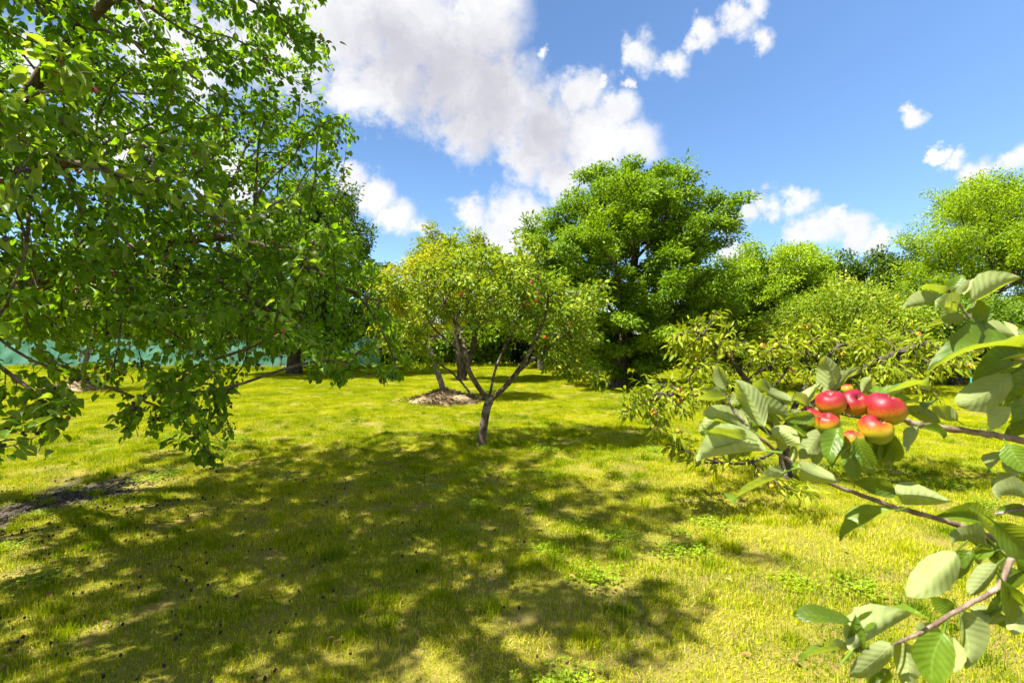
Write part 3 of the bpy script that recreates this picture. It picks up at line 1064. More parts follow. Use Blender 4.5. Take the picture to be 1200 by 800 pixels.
# berries, hanging in small bunches under the twigs
tw = np.where(msk.tips <= 2)[0]
bn = 5200
bp = msk.P[rngm.choice(tw, bn // 2)]
bp = np.repeat(bp, 2, axis=0) + rngm.normal(0, 0.022, (bn, 3)) - np.array([0, 0, 0.025])
bp = bp[mulberry_ok(bp)]


def berry_mesh(rng, name, C, L, mat):
    T, F = [], []
    rings = [(-0.5, 0.12), (-0.28, 0.34), (0.05, 0.40), (0.32, 0.30), (0.5, 0.08)]
    for z, r in rings:
        for c in range(6):
            an = c * math.pi / 3 + (0.5 if z > 0 else 0)
            rr = r * (1.12 if c % 2 else 0.9)
            T.append((rr * math.cos(an), rr * math.sin(an), z))
    for q in range(4):
        for c in range(6):
            d = (c + 1) % 6
            F += [(q * 6 + c, q * 6 + d, q * 6 + 6 + d), (q * 6 + c, q * 6 + 6 + d, q * 6 + 6 + c)]
    T, F = np.array(T), np.array(F)
    n = len(C)
    ax = unit(np.array([0, 0, -1.0]) + rng.normal(0, 0.4, (n, 3)))
    X = unit(np.cross(ax, np.array([0.3, 1, 0.1])))
    Y = np.cross(ax, X)
    V = C[:, None] + (X[:, None] * T[None, :, 0:1] + Y[:, None] * T[None, :, 1:2] + ax[:, None] * T[None, :, 2:3]) * L[:, None, None]
    FF = (F[None] + (np.arange(n) * len(T))[:, None, None]).reshape(-1, 3)
    return mesh_np(name, V.reshape(-1, 3), FF, mat, rnd=np.repeat(rng.random(n), len(T)))


obj('berries', berry_mesh(rngm, 'berries', bp, rngm.uniform(0.016, 0.027, len(bp)), M['berry']), mul, 'stuff')
fp = np.stack([rngm.uniform(-6, 0.6, 1500), rngm.uniform(1.8, 7.2, 1500)], 1)
fp = fp[rngm.random(len(fp)) < np.clip(1.15 - np.hypot(fp[:, 0] + 3.4, fp[:, 1] - 4.2) / 3.6, 0, 1)]
fz = hills(fp[:, 0], fp[:, 1]) + rngm.uniform(0.012, 0.035, len(fp))
M['fallen'] = attr_mat('fallen_fruit', [(0, (0.010, 0.006, 0.010)), (0.9, (0.03, 0.012, 0.016)), (1, (0.14, 0.02, 0.02))], 0.5, 0.3)
tag(obj('fallen_mulberries', berry_mesh(rngm, 'fallen_mulberries', np.concatenate([fp, fz[:, None]], 1), rngm.uniform(0.014, 0.024, len(fp)), M['fallen']), kind='stuff'),
    'dark fallen mulberries lying in the shaded grass', 'berries')

# ------------------------------------------------------------------ fruit helper (apples and orchard fruit)


def apple_mesh(name, mat, sun=(-0.35, -0.35, 0.87), seg=14, bias=0.0, flatten=0.86, lobes_=0.03):
    prof = [(0.0, 0.56), (0.09, 0.60), (0.18, 0.76), (0.34, 0.90), (0.58, 0.90), (0.82, 0.70), (0.97, 0.32), (1.0, -0.04),
            (0.92, -0.42), (0.74, -0.72), (0.50, -0.88), (0.28, -0.92), (0.14, -0.84), (0.0, -0.78)]
    V, B, F = [], [], []
    s = unit(np.array(sun))
    for r, z in prof:
        for c in range(seg):
            an = c * 2 * math.pi / seg
            rr = r * (1 + lobes_ * math.cos(5 * an) * (0.7 if z < 0 else 1.2 * (1.2 - r)) + 0.02 * math.sin(an * 2 + 1))
            V.append((rr * math.cos(an), rr * math.sin(an), z * flatten + (0.05 * math.cos(5 * an) * r if z > 0.5 else 0)))
    V = np.array(V)
    for q in range(len(prof) - 1):
        for c in range(seg):
            d = (c + 1) % seg
            F.append((q * seg + c, (q + 1) * seg + c, (q + 1) * seg + d, q * seg + d))
    B = np.clip(0.5 + 0.62 * (unit(V) @ s) + bias, 0, 1)
    return mesh_np(name, V * 0.5, np.array(F), mat, True, blush=B)


FR = [apple_mesh('fruit', M['small_fruit'], seg=8, bias=b, flatten=0.95) for b in (-0.5, -0.32, -0.12, 0.2)]


def add_fruit(root, sk, rng, n, size, variants, ok=None, hang=0.05, r_max=2, name='fruit'):
    tw = np.where(sk.tips <= r_max)[0]
    got = 0
    for i in rng.permutation(tw):
        p = sk.P[i] + rng.normal(0, 0.02, 3) - np.array([0, 0, hang])
        if ok is not None and not ok(p):
            continue
        o = obj(name, FR[int(rng.choice(variants))], root)
        s = size * rng.uniform(0.75, 1.15)
        o.matrix_basis = Matrix.Translation(Vector(p)) @ Euler((rng.normal(0, .3), rng.normal(0, .3), rng.uniform(0, 6))).to_matrix().to_4x4() @ Matrix.Diagonal((s, s, s, 1))
        got += 1
        if got >= n:
            break


# ------------------------------------------------------------------ small apple tree on the lawn
d0 = 7.55
B0 = px(565, 522, d0)
B0[2] = float(hills(B0[0], B0[1])) - 0.01
fk = px(572, 470, d0)
extra = [[fk, px(590, 456, d0 - .1), px(607, 436, d0 - .2), px(621, 411, d0 - .25), px(632, 392, d0 - .2), px(645, 345, d0)],
         [px(607, 436, d0 - .2), px(627, 418, d0 + .05), px(648, 404, d0 + .2), px(675, 385, d0 + .35)],
         [fk, px(577, 448, d0 + .15), px(582, 425, d0 + .35), px(600, 392, d0 + .5), px(612, 350, d0 + .6)],
         [fk, px(556, 447, d0 - .05), px(546, 428, d0 - .15), px(538, 410, d0 - .2), px(515, 392, d0 - .25), px(500, 375, d0 - .3)],
         [px(546, 428, d0 - .15), px(545, 400, d0), px(528, 365, d0 + .2), px(510, 335, d0 + .3)],
         [fk, px(553, 464, d0 + .1), px(543, 450, d0 + .25), px(531, 437, d0 + .4), px(515, 427, d0 + .6), px(490, 405, d0 + .9)]]


def small_apple_attr(rng):
    a = crown(rng, 1000, [(px(560, 340, d0 + .1), (1.0, 1.1, 0.62), 1), (px(655, 360, d0 + .2), (.62, .8, .62), .8), (px(500, 350, d0 + .2), (.55, .8, .6), .6), (px(575, 312, d0), (0.8, .7, .3), .25), (px(525, 292, d0 + .2), (.25, .4, .3), .12), (px(620, 300, d0 + .1), (.2, .4, .35), .12), (px(690, 345, d0), (.3, .4, .3), .14),
                          (px(670, 425, d0 + .1), (.42, .6, .42), .42), (px(475, 400, d0 + .4), (.4, .5, .4), .25)], clumps=170, sig=0.14)
    return a[a[:, 2] > 0.75]


root, sk, rg, lvv = make_tree('small_apple_tree', 'small apple tree with forked grey limbs standing alone on the open lawn', 'tree', 31, B0,
                              [B0, px(565, 512, d0), px(568, 490, d0), fk], small_apple_attr, 0.075, 0.10, 0.062, M['bark_orchard'], M['apple_leaf'], 13000,
                              0.075, 0.52, 'oval', 0.07, 0.35, r_leaf=4, min_r=0.0, limbs=True, extra=extra, gamma=1.6, flare=0.6, power=1.8)
for _x, _y in ((623, 331), (632, 344), (617, 356), (628, 352), (583, 372), (667, 380), (655, 352), (602, 330), (640, 395), (540, 345)):
    _p = px(_x, _y, d0 - 0.25)
    o = obj('apple', FR[int(rg.integers(1, 4))], root)
    o.matrix_basis = Matrix.Translation(Vector(_p)) @ Matrix.Diagonal((.062, .062, .062, 1))

# ------------------------------------------------------------------ mulch mounds with young trees
M['mulch'] = attr_mat('dry_mulch', [(0, (0.07, 0.05, 0.028)), (0.5, (0.19, 0.14, 0.075)), (1, (0.36, 0.28, 0.15))], 0.95, 0.1)


def mound(cx, cy, rx, ry, hgt, seed, label):
    rng = np.random.default_rng(seed)
    root = thing('mulch_mound', (cx, cy, float(hills(cx, cy))), label, 'mound', 'mulch mounds round young trees')
    n, k = 9, 28
    V = [(cx, cy, hgt)]
    for i in range(1, n + 1):
        f = i / n
        for c in range(k):
            an = c * 2 * math.pi / k
            jr = 1 + 0.13 * math.sin(3 * an + seed) + 0.07 * math.sin(7 * an + 2 * seed) + rng.normal(0, 0.05)
            z = hgt * (math.cos(f * math.pi) * 0.5 + 0.5) ** 0.8 + rng.normal(0, 0.03) * (f < 1)
            V.append((cx + rx * f * jr * math.cos(an), cy + ry * f * jr * math.sin(an), z - (0.04 if i == n else 0)))
    F = []
    for c in range(k):
        F.append((0, 1 + c, 1 + (c + 1) % k, 0))
    Ft = [(0, 1 + c, 1 + (c + 1) % k) for c in range(k)]
    for i in range(n - 1):
        for c in range(k):
            a0, b0 = 1 + i * k + c, 1 + i * k + (c + 1) % k
            Ft += [(a0, a0 + k, b0 + k), (a0, b0 + k, b0)]
    V = np.array(V)
    obj('heap', mesh_np('heap', V, np.array(Ft), M['mulch'], False, rnd=rng.random(len(V))), root)
    q = 2600
    f = rng.random(q) ** 0.55 * 1.06 + np.abs(rng.normal(0, 0.14, q)) * (rng.random(q) < 0.35)
    an = rng.uniform(0, 6.283, q)
    C = np.stack([cx + rx * f * np.cos(an), cy + ry * f * np.sin(an), np.maximum(hgt * (np.cos(np.minimum(f, 1) * math.pi) * .5 + .5) ** .8, 0) + 0.012], 1)
    A = unit(rng.normal(size=(q, 3)) * np.array([1, 1, 0.35]))
    N = unit(np.array([0, 0, 1.0]) + rng.normal(0, 0.4, (q, 3)))
    L = rng.uniform(0.05, 0.16, q)
    obj('straw', leaf_mesh('straw', C, A, N, L, L * 0.10, rng.random(q), 'diamond', M['mulch']), root, 'stuff')
    return root


mound(-1.72, 13.0, 0.9, 0.8, 0.25, 3, 'heap of dry mulch round the leaning thin trunk behind the small apple tree')
mound(-13.2, 15.4, 1.0, 0.9, 0.27, 4, 'heap of dry mulch near the turquoise fence, seen under the mulberry branches')

T1 = np.array([-1.70, 13.0, 0.1])
root, sk, rg, _ = make_tree('young_tree', 'young yellow green tree with thin leaning trunk rising from a mulch heap', 'tree', 41, T1,
                            [T1, px(519, 455, 13.0), px(514, 440, 13.0), px(509, 425, 13.1), px(500, 400, 13.1)],
                            lambda r: crown(r, 700, [(px(490, 345, 13.2), (1.35, 1.1, 1.0), 1), (px(465, 370, 13.2), (.7, .8, .8), .6), (px(520, 310, 13.3), (.8, .8, .55), .5)], clumps=110, sig=0.2),
                            0.13, 0.17, 0.075, M['bark_grey'], M['yellow_leaf'], 14000, 0.09, 0.5, 'oval', 0.12, 0.4, r_leaf=4, min_r=0.004, gamma=1.5)
T2 = np.array([-13.1, 15.5, 0.1])
make_tree('young_tree', 'young green tree growing from the mulch heap in front of the turquoise fence', 'tree', 42, T2,
          [T2, T2 + (0.1, 0, 0.5), T2 + (0.3, 0, 1.1)], lambda r: crown(r, 500, [(T2 + (0.2, 0, 2.3), (1.3, 1.2, 1.1))], clumps=70, sig=0.2),
          0.15, 0.2, 0.07, M['bark_grey'], M['mid_leaf'], 6500, 0.085, 0.55, 'diamond', 0.14, 0.4, r_leaf=4, min_r=0.006, gamma=1.4)

# ------------------------------------------------------------------ trees round the lawn
d = 18.5
b = px(541, 447, d)
b[2] = 0
make_tree('orchard_tree', 'olive green twin-stemmed orchard tree behind the mulch heap', 'tree', 43, b,
          [b, px(540, 430, d), px(538, 410, d), px(535, 395, d)],
          lambda r: crown(r, 900, [(px(535, 330, d), (1.9, 1.7, 1.5), 1), (px(530, 300, d), (1.6, 1.4, .85), .7), (px(565, 345, d), (1.2, 1.3, 1.3), .5)], clumps=120, sig=0.25),
          0.2, 0.25, 0.17, M['bark_dark'], M['olive_leaf'], 28000, 0.105, 0.55, 'diamond', 0.17, 0.3, r_leaf=4, min_r=0.008, gamma=1.3,
          extra=[[px(541, 445, d), px(549, 425, d + .2), px(556, 400, d + .3)]])

d = 16.2
b = px(725, 455, d)
b[2] = 0
make_tree('big_green_tree', 'tall round fresh green tree towering over the lawn behind the apple trees', 'tree', 44, b,
          [b, px(726, 440, d), px(728, 420, d), px(733, 395, d), px(736, 360, d)],
          lambda r: crown(r, 3000, [(px(735, 315, d), (3.25, 3.0, 2.8), 1), (px(735, 255, d), (2.6, 2.4, 1.75), .6), (px(690, 350, d), (1.9, 2.2, 1.7), .45),
                                    (px(790, 340, d), (1.8, 2.2, 1.7), .45), (px(760, 215, d), (1.3, 1.3, 0.85), .18), (px(640, 300, d), (.8, 1.2, 1.3), .12), (px(845, 255, d), (.6, .8, .8), .06), (px(735, 395, d), (2.7, 2.5, .9), .3), (px(735, 420, d), (2.3, 2.1, .5), .22)],
                          clumps=420, sig=0.25, hollow=0.45),
          0.25, 0.3, 0.24, M['bark_dark'], M['green_leaf'], 140000, 0.112, 0.52, 'diamond', 0.19, 0.25, r_leaf=4, min_r=0.012, gamma=1.6, flat=0.5)

d = 22.0
b = px(345, 437, d)
b[2] = 0
make_tree('dark_tree', 'dense dark green tree behind the mulberry with blue shade at its foot', 'tree', 45, b,
          [b, b + (0, 0, 1.5), b + (0.1, 0, 4), b + (0.1, 0, 6.5)],
          lambda r: crown(r, 1500, [(px(345, 350, d), (4.0, 3.0, 2.9), 1), (px(360, 290, d), (3.0, 2.5, 2.6), .7), (px(375, 235, d), (1.6, 1.5, 1.3), .25)], clumps=190, sig=0.35, hollow=0.36),
          0.35, 0.4, 0.25, M['bark_dark'], M['dark_leaf'], 70000, 0.16, 0.5, 'diamond', 0.28, 0.3, r_leaf=4, min_r=0.02, gamma=1.4)

for (nm, lab, seed, x, base_y, d, ells, lm, nl, sz) in [
    ('leafy_tree', 'light green tree behind the turquoise fence, seen through gaps in the mulberry', 51, 60, 432, 29.0, [((60, 365), (4.2, 3, 2.6)), ((30, 330), (2.5, 2.5, 2))], 'light_leaf', 16000, 0.24),
    ('leafy_tree', 'yellowish tree behind the turquoise fence beside the red-roofed house', 52, 170, 431, 31.0, [((165, 355), (3.0, 3, 2.8))], 'yellow_leaf', 13000, 0.22),
    ('leafy_tree', 'mid green tree behind the turquoise fence, left of the dark dense tree', 53, 275, 431, 30.0, [((280, 360), (2.6, 2.6, 2.7)), ((270, 320), (1.8, 1.8, 1.6))], 'mid_leaf', 15000, 0.22),
    ('round_tree', 'round light green bushy tree right of the tall green tree', 54, 905, 440, 24.0, [((915, 350), (2.6, 2.4, 2.5)), ((915, 315), (2.0, 2.0, 1.35)), ((875, 360), (1.4, 1.6, 1.8))], 'light_leaf', 56000, 0.125),
    ('hedge_tree', 'dark ragged tree between the round tree and the bright willow-like tree', 55, 1010, 438, 26.5, [((1005, 365), (2.9, 2.2, 2.6)), ((1030, 325), (1.5, 1.4, 1.5)), ((975, 330), (1.2, 1.2, 1.4))], 'dark_leaf', 40000, 0.15),
    ('bright_tree', 'tall bright green willow-like tree at the lawn edge behind the reaching apple twigs', 56, 1165, 445, 21.5, [((1165, 300), (3.1, 2.8, 2.6)), ((1180, 245), (2.3, 2.0, 1.4)), ((1120, 340), (1.7, 1.8, 2.0)), ((1240, 320), (2.5, 2.4, 3.0)), ((1150, 375), (2.6, 2.2, 1.6)), ((1100, 300), (1.5, 1.8, 2.0)), ((1150, 235), (1.6, 1.6, 1.0))], 'light_leaf', 110000, 0.12),
    ('orchard_tree', 'low yellowish orchard tree in front of the dark ragged tree', 57, 975, 455, 15.0, [((985, 385), (1.9, 1.6, 1.1)), ((945, 395), (1.1, 1.2, .9)), ((1000, 355), (1.1, 1.0, .6))], 'apple_leaf', 26000, 0.095),
    ('orchard_tree', 'low dark green orchard tree in front of the willow-like tree', 58, 1120, 450, 17.0, [((1120, 385), (2.0, 1.8, 1.3)), ((1180, 395), (1.6, 1.5, 1.2)), ((1085, 390), (1.0, 1.0, 1.0))], 'mid_leaf', 32000, 0.11),
    ('orchard_tree', 'thin-stemmed orchard tree standing between the olive and the tall green tree', 59, 635, 433, 26.0, [((630, 350), (2.3, 2.0, 2.2)), ((610, 325), (1.4, 1.4, 1.2))], 'green_leaf', 30000, 0.14),
    ('leafy_tree', 'mid green tree showing right behind the tall green tree', 60, 850, 436, 25.0, [((855, 360), (2.0, 2.0, 2.6))], 'mid_leaf', 17000, 0.18),
]:
    b = px(x, base_y, d)
    b[2] = 0
    c0 = px(*ells[0][0], d)
    E = [(px(cx, cyy, d + 0.2 * q), rr, 1.0 if q == 0 else 0.5) for q, ((cx, cyy), rr) in enumerate(ells)]
    wil = nm == 'bright_tree'
    make_tree(nm, lab, 'tree', seed, b, [b, b * 0.7 + c0 * 0.3, b * 0.35 + c0 * 0.65], (lambda r, E=E: crown(r, 420 * len(E) + 300, E, clumps=70 * len(E) + 60, sig=0.28, hollow=0.42)),
              0.28, 0.33, 0.16, M['bark_dark'], M[lm], nl, sz, 0.42 if wil else 0.55, 'diamond', 0.24, 0.15 if wil else 0.3, r_leaf=4, min_r=0.016,
              gamma=1.6, trop=(0, 0, 0.25 if wil else 0.05))

# hedge bushes closing the garden
rh = np.random.default_rng(77)
HB = [(-7.5 + q * 2.6, 29.5) for q in range(16)] + [(-37 + q * 3.0, 34.5) for q in range(10)] + [(33.5 - 0.4 * q, 27.0 - 3.0 * q) for q in range(5)]
for q, (x, d) in enumerate(HB):
    x += rh.uniform(-0.4, 0.4)
    d += rh.uniform(-0.6, 0.8)
    hh = rh.uniform(3.2, 4.4)
    b = np.array([x, d, 0.0])
    tone = q % 3
    where = 'in the dense row closing the back of the lawn' if q < 16 else 'in the row standing behind the turquoise fence' if q < 26 else 'in a row along the side of the lawn'
    make_tree('hedge_bush', ('dark green', 'mid green', 'fresh green')[tone] + ' leafy hedge bush ' + where, 'bush', 100 + q, b, [b, b + (0, 0, 0.4), b + (0.05, 0, 0.9)],
              (lambda r, b=b, hh=hh: crown(r, 260, [(b + (0, 0, hh * 0.5), (1.9, 1.2, hh * 0.5), 1), (b + (0, 0, 0.7), (1.9, 1.0, 0.7), 0.5)], clumps=70, sig=0.28, hollow=0.42)),
              0.3, 0.35, 0.06, M['bark_dark'], M[('dark_leaf', 'mid_leaf', 'green_leaf')[tone]], 9000, 0.22, 0.55, 'diamond', 0.28, 0.3, r_leaf=5, min_r=0.012,
              group='hedge bushes at the back of the lawn' if q < 16 else 'hedge bushes behind the fence' if q < 26 else 'hedge bushes along the side of the lawn')

# ------------------------------------------------------------------ low fruit tree with narrow leaves
d = 5.7
b = px(922, 563, d)
b[2] = float(hills(b[0], b[1]))
pe = [[px(918, 520, d), px(890, 470, d - .1), px(868, 435, d - .1), px(840, 405, d - .2), px(815, 385, d - .3)],
      [px(918, 520, d), px(880, 490, d - .4), px(830, 460, d - .6), px(780, 462, d - .8), px(745, 475, d - .8)],
      [px(918, 500, d), px(950, 440, d), px(985, 400, d + .2), px(960, 372, d + .3)],
      [px(918, 500, d), px(970, 460, d - .2), px(1030, 420, d - .3), px(1090, 400, d - .2)],
      [px(918, 520, d), px(900, 535, d - .8), px(870, 545, d - 1.2), px(830, 540, d - 1.3)]]


def peach_attr(rng):
    a = crown(rng, 900, [(px(870, 425, d), (.62, .7, .42), .7), (px(830, 400, d - .2), (.42, .5, .3), .4), (px(765, 470, d - .8), (.28, .5, .20), .4), (px(805, 450, d - .6), (.4, .5, .25), .4),
                         (px(950, 410, d), (.6, .7, .35), .5), (px(1040, 420, d), (.75, .8, .35), .8), (px(1095, 410, d), (.4, .6, .3), .4),
                         (px(850, 535, d - 1.2), (.28, .25, .12), .10), (px(925, 572, d - 1.2), (.30, .25, .10), .10), (px(802, 520, d - .9), (.08, .2, .15), .04), (px(1010, 445, d), (.6, .6, .25), .4)],
              clumps=170, sig=0.10)
    x, y = proj(a)
    return a[(a[:, 2] > 0.15) & (x > 715) & (y > 358)]


def peach_clip(P):
    x, y = proj(P)
    return (x > 708) & (y > 350) & (P[:, 2] > 0.08)


root, sk, rg, _ = make_tree('low_fruit_tree', 'low spreading fruit tree with narrow leaves and yellow orange fruits', 'tree', 61, b, [b, px(920, 545, d), px(918, 520, d), px(918, 500, d)],
                            peach_attr, 0.07, 0.085, 0.06, M['bark_dark'], M['peach_leaf'], 6000, 0.10, 0.27, 'narrow', 0.05, 0.55, r_leaf=4, min_r=0.0, extra=pe, gamma=1.5, trop=(0, 0, 0), clip=peach_clip)
add_fruit(root, sk, rg, 75, 0.058, [0, 0, 1, 1, 2], ok=lambda p: proj(p[None])[1][0] > 375 and p[2] > 0.2, hang=0.06, r_max=2)

# ------------------------------------------------------------------ apple tree at hand: twigs, leaves and ripe apples
AT = np.array([2.15, 1.25, 0.0])
at = thing('apple_tree', AT, 'apple tree with large pale-backed leaves reaching in with ripe red apples', 'tree')


def tube_obj(name, pts, r0, r1, mat, parent, sides=8, sub=5, wob=0.0, rng=None):
    pts = np.array(pts, float)
    # Catmull-Rom through the points
    Q = []
    ext = np.concatenate([[2 * pts[0] - pts[1]], pts, [2 * pts[-1] - pts[-2]]])
    for i in range(1, len(ext) - 2):
        for s in range(sub):
            u = s / sub
            p0, p1, p2, p3 = ext[i - 1:i + 3]
            Q.append(0.5 * ((2 * p1) + (-p0 + p2) * u + (2 * p0 - 5 * p1 + 4 * p2 - p3) * u * u + (-p0 + 3 * p1 - 3 * p2 + p3) * u ** 3))
    Q.append(pts[-1])
    Q = np.array(Q)
    if wob and rng is not None:
        Q[1:-1] += rng.normal(0, wob, Q[1:-1].shape)
    T = unit(np.gradient(Q, axis=0))
    ref = np.array([0.1, 0.2, 1.0]) if abs(T[0][2]) < 0.8 else np.array([1.0, 0.2, 0.1])
    V, F = [], []
    ang = np.arange(sides) * 2 * math.pi / sides
    for q in range(len(Q)):
        x = unit(ref - T[q] * np.dot(ref, T[q]))
        y = np.cross(T[q], x)
        ref = x
        r = r0 + (r1 - r0) * q / (len(Q) - 1)
        if rng is not None and q % 4 == 2:
            r *= 1.13
        V.append(Q[q] + r * (np.cos(ang)[:, None] * x + np.sin(ang)[:, None] * y))
    for q in range(len(Q) - 1):
        for c in range(sides):
            e = (c + 1) % sides
            F.append((q * sides + c, q * sides + e, (q + 1) * sides + e, (q + 1) * sides + c))
    V = np.concatenate(V + [Q[:1], Q[-1:]])
    F = np.array(F)
    cap = np.array([[e, c, len(V) - 2, len(V) - 2] for c, e in zip(range(sides), list(range(1, sides)) + [0])])
    me = mesh_np(name, V, F, mat, True)
    return obj(name, me, parent)


rf = np.random.default_rng(8)
hubA = np.array([1.10, 0.90, 1.36])
hubC = np.array([0.98, 0.76, 1.20])
hubD = np.array([1.05, 0.86, 1.52])
fork = AT + (-0.12, -0.05, 1.0)
tube_obj('trunk', [AT - (0, 0, 0.05), AT + (-0.02, 0, 0.4), AT + (-0.08, -0.02, 0.75), fork], 0.085, 0.06, M['bark_grey'], at, 12, 5, 0.003, rf)
tube_obj('limb', [fork, (1.65, 1.08, 1.22), (1.35, 0.98, 1.32), hubA], 0.035, 0.012, M['bark_grey'], at, 9, 5, 0.002, rf)
tube_obj('limb', [fork, (1.70, 1.0, 1.10), (1.3, 0.86, 1.12), hubC], 0.032, 0.010, M['bark_grey'], at, 9, 5, 0.002, rf)
tube_obj('limb', [(1.35, 0.98, 1.32), (1.2, 0.92, 1.42), hubD], 0.016, 0.009, M['bark_grey'], at, 8, 5, 0.001, rf)
tube_obj('limb', [fork, AT + (0.05, 0.1, 1.5), AT + (0.25, 0.1, 2.1), AT + (0.3, 0.2, 2.6)], 0.05, 0.015, M['bark_grey'], at, 9, 5, 0.004, rf)
tube_obj('limb', [fork, AT + (0.4, -0.2, 1.4), AT + (0.9, -0.3, 1.8)], 0.045, 0.012, M['bark_grey'], at, 9, 5, 0.004, rf)
tube_obj('twig', [hubA, px(1200, 517, .80), px(1140, 506, .79), px(1075, 497, .78), px(1058, 492, .775), px(1030, 492, .77)], 0.0056, 0.0036, M['bark_twig'], at, 8, 6, 0.0006, rf)
tube_obj('twig', [hubC, px(1215, 652, .75), px(1165, 630, .75), px(1110, 611, .745), px(1050, 594, .74), px(1000, 577, .735), px(950, 556, .73), px(915, 533, .725), px(885, 508, .72), px(862, 484, .72), px(848, 460, .72)],
         0.0046, 0.0014, M['bark_twig'], at, 8, 5, 0.0005, rf)
tube_obj('twig', [hubC, px(1210, 648, .68), px(1170, 688, .67), px(1122, 714, .66), px(1085, 737, .655), px(1045, 755, .65), px(1005, 762, .65)], 0.0044, 0.0014, M['bark_twig'], at, 8, 5, 0.0005, rf)
tube_obj('twig', [hubD, px(1205, 424, .80), px(1180, 412, .79), px(1150, 388, .78), px(1128, 362, .775), px(1112, 340, .77)], 0.0040, 0.0014, M['bark_twig'], at, 8, 5, 0.0004, rf)
tube_obj('twig', [hubC, px(1230, 598, .72), px(1195, 597, .72), px(1165, 602, .72)], 0.004, 0.0015, M['bark_twig'], at, 7, 5, 0.0004, rf)
tube_obj('twig', [px(1050, 495, .78), px(1010, 490, .81), px(975, 482, .81), px(955, 478, .80), px(930, 470, .775)], 0.0034, 0.0014, M['bark_twig'], at, 7, 5, 0.0005, rf)

# leaves: base pixel, tip pixel, seen width, side shown (1 = upper, 0 = pale underside), distance
LV = [(848, 456, 841, 427, 18, 0, .72), (851, 466, 812, 466, 15, 0, .72), (853, 462, 818, 456, 12, 0, .73), (895, 500, 862, 446, 33, 0, .70), (878, 503, 824, 477, 24, 0, .71),
      (876, 513, 825, 502, 19, 0, .70), (898, 528, 814, 531, 22, 0, .70), (872, 517, 820, 527, 20, 1, .73), (930, 470, 893, 460, 20, 0, .76), (905, 457, 880, 447, 16, 0, .78),
      (955, 488, 921, 491, 17, 1, .73), (937, 520, 903, 502, 24, 0, .72), (962, 504, 937, 537, 26, 0, .73), (920, 552, 855, 583, 21, 0, .70), (985, 564, 932, 546, 27, 0, .70),
      (941, 552, 929, 542, 9, 1, .70), (860, 478, 836, 489, 14, 0, .73), (885, 505, 868, 535, 16, 1, .75), (915, 530, 902, 478, 18, 0, .77),
      (968, 462, 966, 417, 29, 0, .80), (976, 460, 1001, 431, 18, 0, .80), (1018, 465, 1087, 444, 19, 1, .80), (1010, 460, 1024, 442, 16, 0, .80), (1034, 470, 1057, 457, 12, 0, .79),
      (1102, 495, 1067, 474, 17, 0, .80), (1122, 493, 1091, 475, 19, 0, .80), (1076, 499, 1059, 529, 17, 0, .76), (1080, 502, 1109, 511, 9, 1, .78), (948, 476, 925, 462, 14, 0, .78),
      (985, 500, 971, 541, 21, 1, .72), (996, 524, 974, 547, 13, 1, .715), (1004, 512, 1023, 549, 25, 1, .725), (1044, 506, 1047, 547, 28, 1, .745), (992, 526, 1001, 563, 23, 1, .73),
      (960, 505, 955, 545, 20, 0, .75), (1030, 512, 1030, 540, 18, 1, .76), (945, 470, 958, 452, 14, 0, .79),
      (1050, 579, 1002, 563, 23, 1, .72), (1051, 579, 1109, 587, 30, 0, .72), (1050, 598, 983, 629, 19, 1, .72), (1151, 612, 1104, 601, 21, 1, .76), (1167, 633, 1141, 589, 19, 0, .72),
      (1166, 612, 1216, 652, 44, 1, .64), (1155, 641, 1114, 629, 9, 0, .74), (1121, 645, 1061, 701, 40, 0, .69), (1141, 645, 1104, 684, 25, 1, .70), (1166, 645, 1137, 652, 15, 1, .69),
      (1169, 660, 1134, 696, 21, 0, .68), (1174, 679, 1203, 722, 37, 1, .66), (995, 727, 931, 713, 17, 1, .65), (996, 761, 937, 766, 9, 0, .65), (997, 763, 1066, 711, 25, 0, .64),
      (1000, 737, 1029, 716, 18, 1, .66), (1045, 754, 994, 793, 29, 0, .64), (1060, 752, 1060, 804, 31, 0, .65), (1106, 741, 1092, 803, 43, 1, .63), (1122, 714, 1141, 778, 25, 0, .67),
      (1118, 713, 1094, 701, 21, 1, .67), (1115, 744, 1123, 787, 11, 0, .66), (1042, 784, 1018, 803, 18, 1, .66), (1003, 760, 1002, 725, 20, 1, .66),
      (1112, 342, 1076, 333, 14, 0, .77), (1110, 354, 1057, 358, 15, 0, .77), (1138, 357, 1190, 325, 25, 0, .76), (1130, 345, 1151, 324, 17, 0, .79), (1152, 381, 1144, 350, 26, 1, .78),
      (1132, 375, 1081, 382, 15, 0, .77), (1122, 366, 1096, 356, 13, 0, .78), (1196, 407, 1094, 414, 27, 1, .76), (1207, 402, 1193, 382, 14, 1, .80), (1203, 420, 1150, 427, 21, 1, .77),
      (1187, 437, 1120, 476, 40, 0, .75), (1192, 431, 1139, 446, 20, 1, .79), (1186, 480, 1150, 504, 25, 0, .78), (1180, 520, 1203, 553, 30, 1, .74), (1205, 586, 1164, 577, 14, 0, .71),
      (1210, 440, 1180, 470, 26, 1, .80), (1214, 468, 1185, 492, 24, 1, .79), (1215, 492, 1178, 512, 22, 1, .82), (1212, 604, 1170, 597, 16, 1, .72), (1190, 650, 1205, 690, 20, 1, .70),
      (1120, 345, 1135, 328, 10, 0, .78), (1215, 425, 1170, 452, 26, 1, .83), (1160, 397, 1135, 412, 16, 0, .80), (1200, 670, 1172, 700, 24, 1, .68), (1220, 560, 1190, 545, 20, 1, .80)]
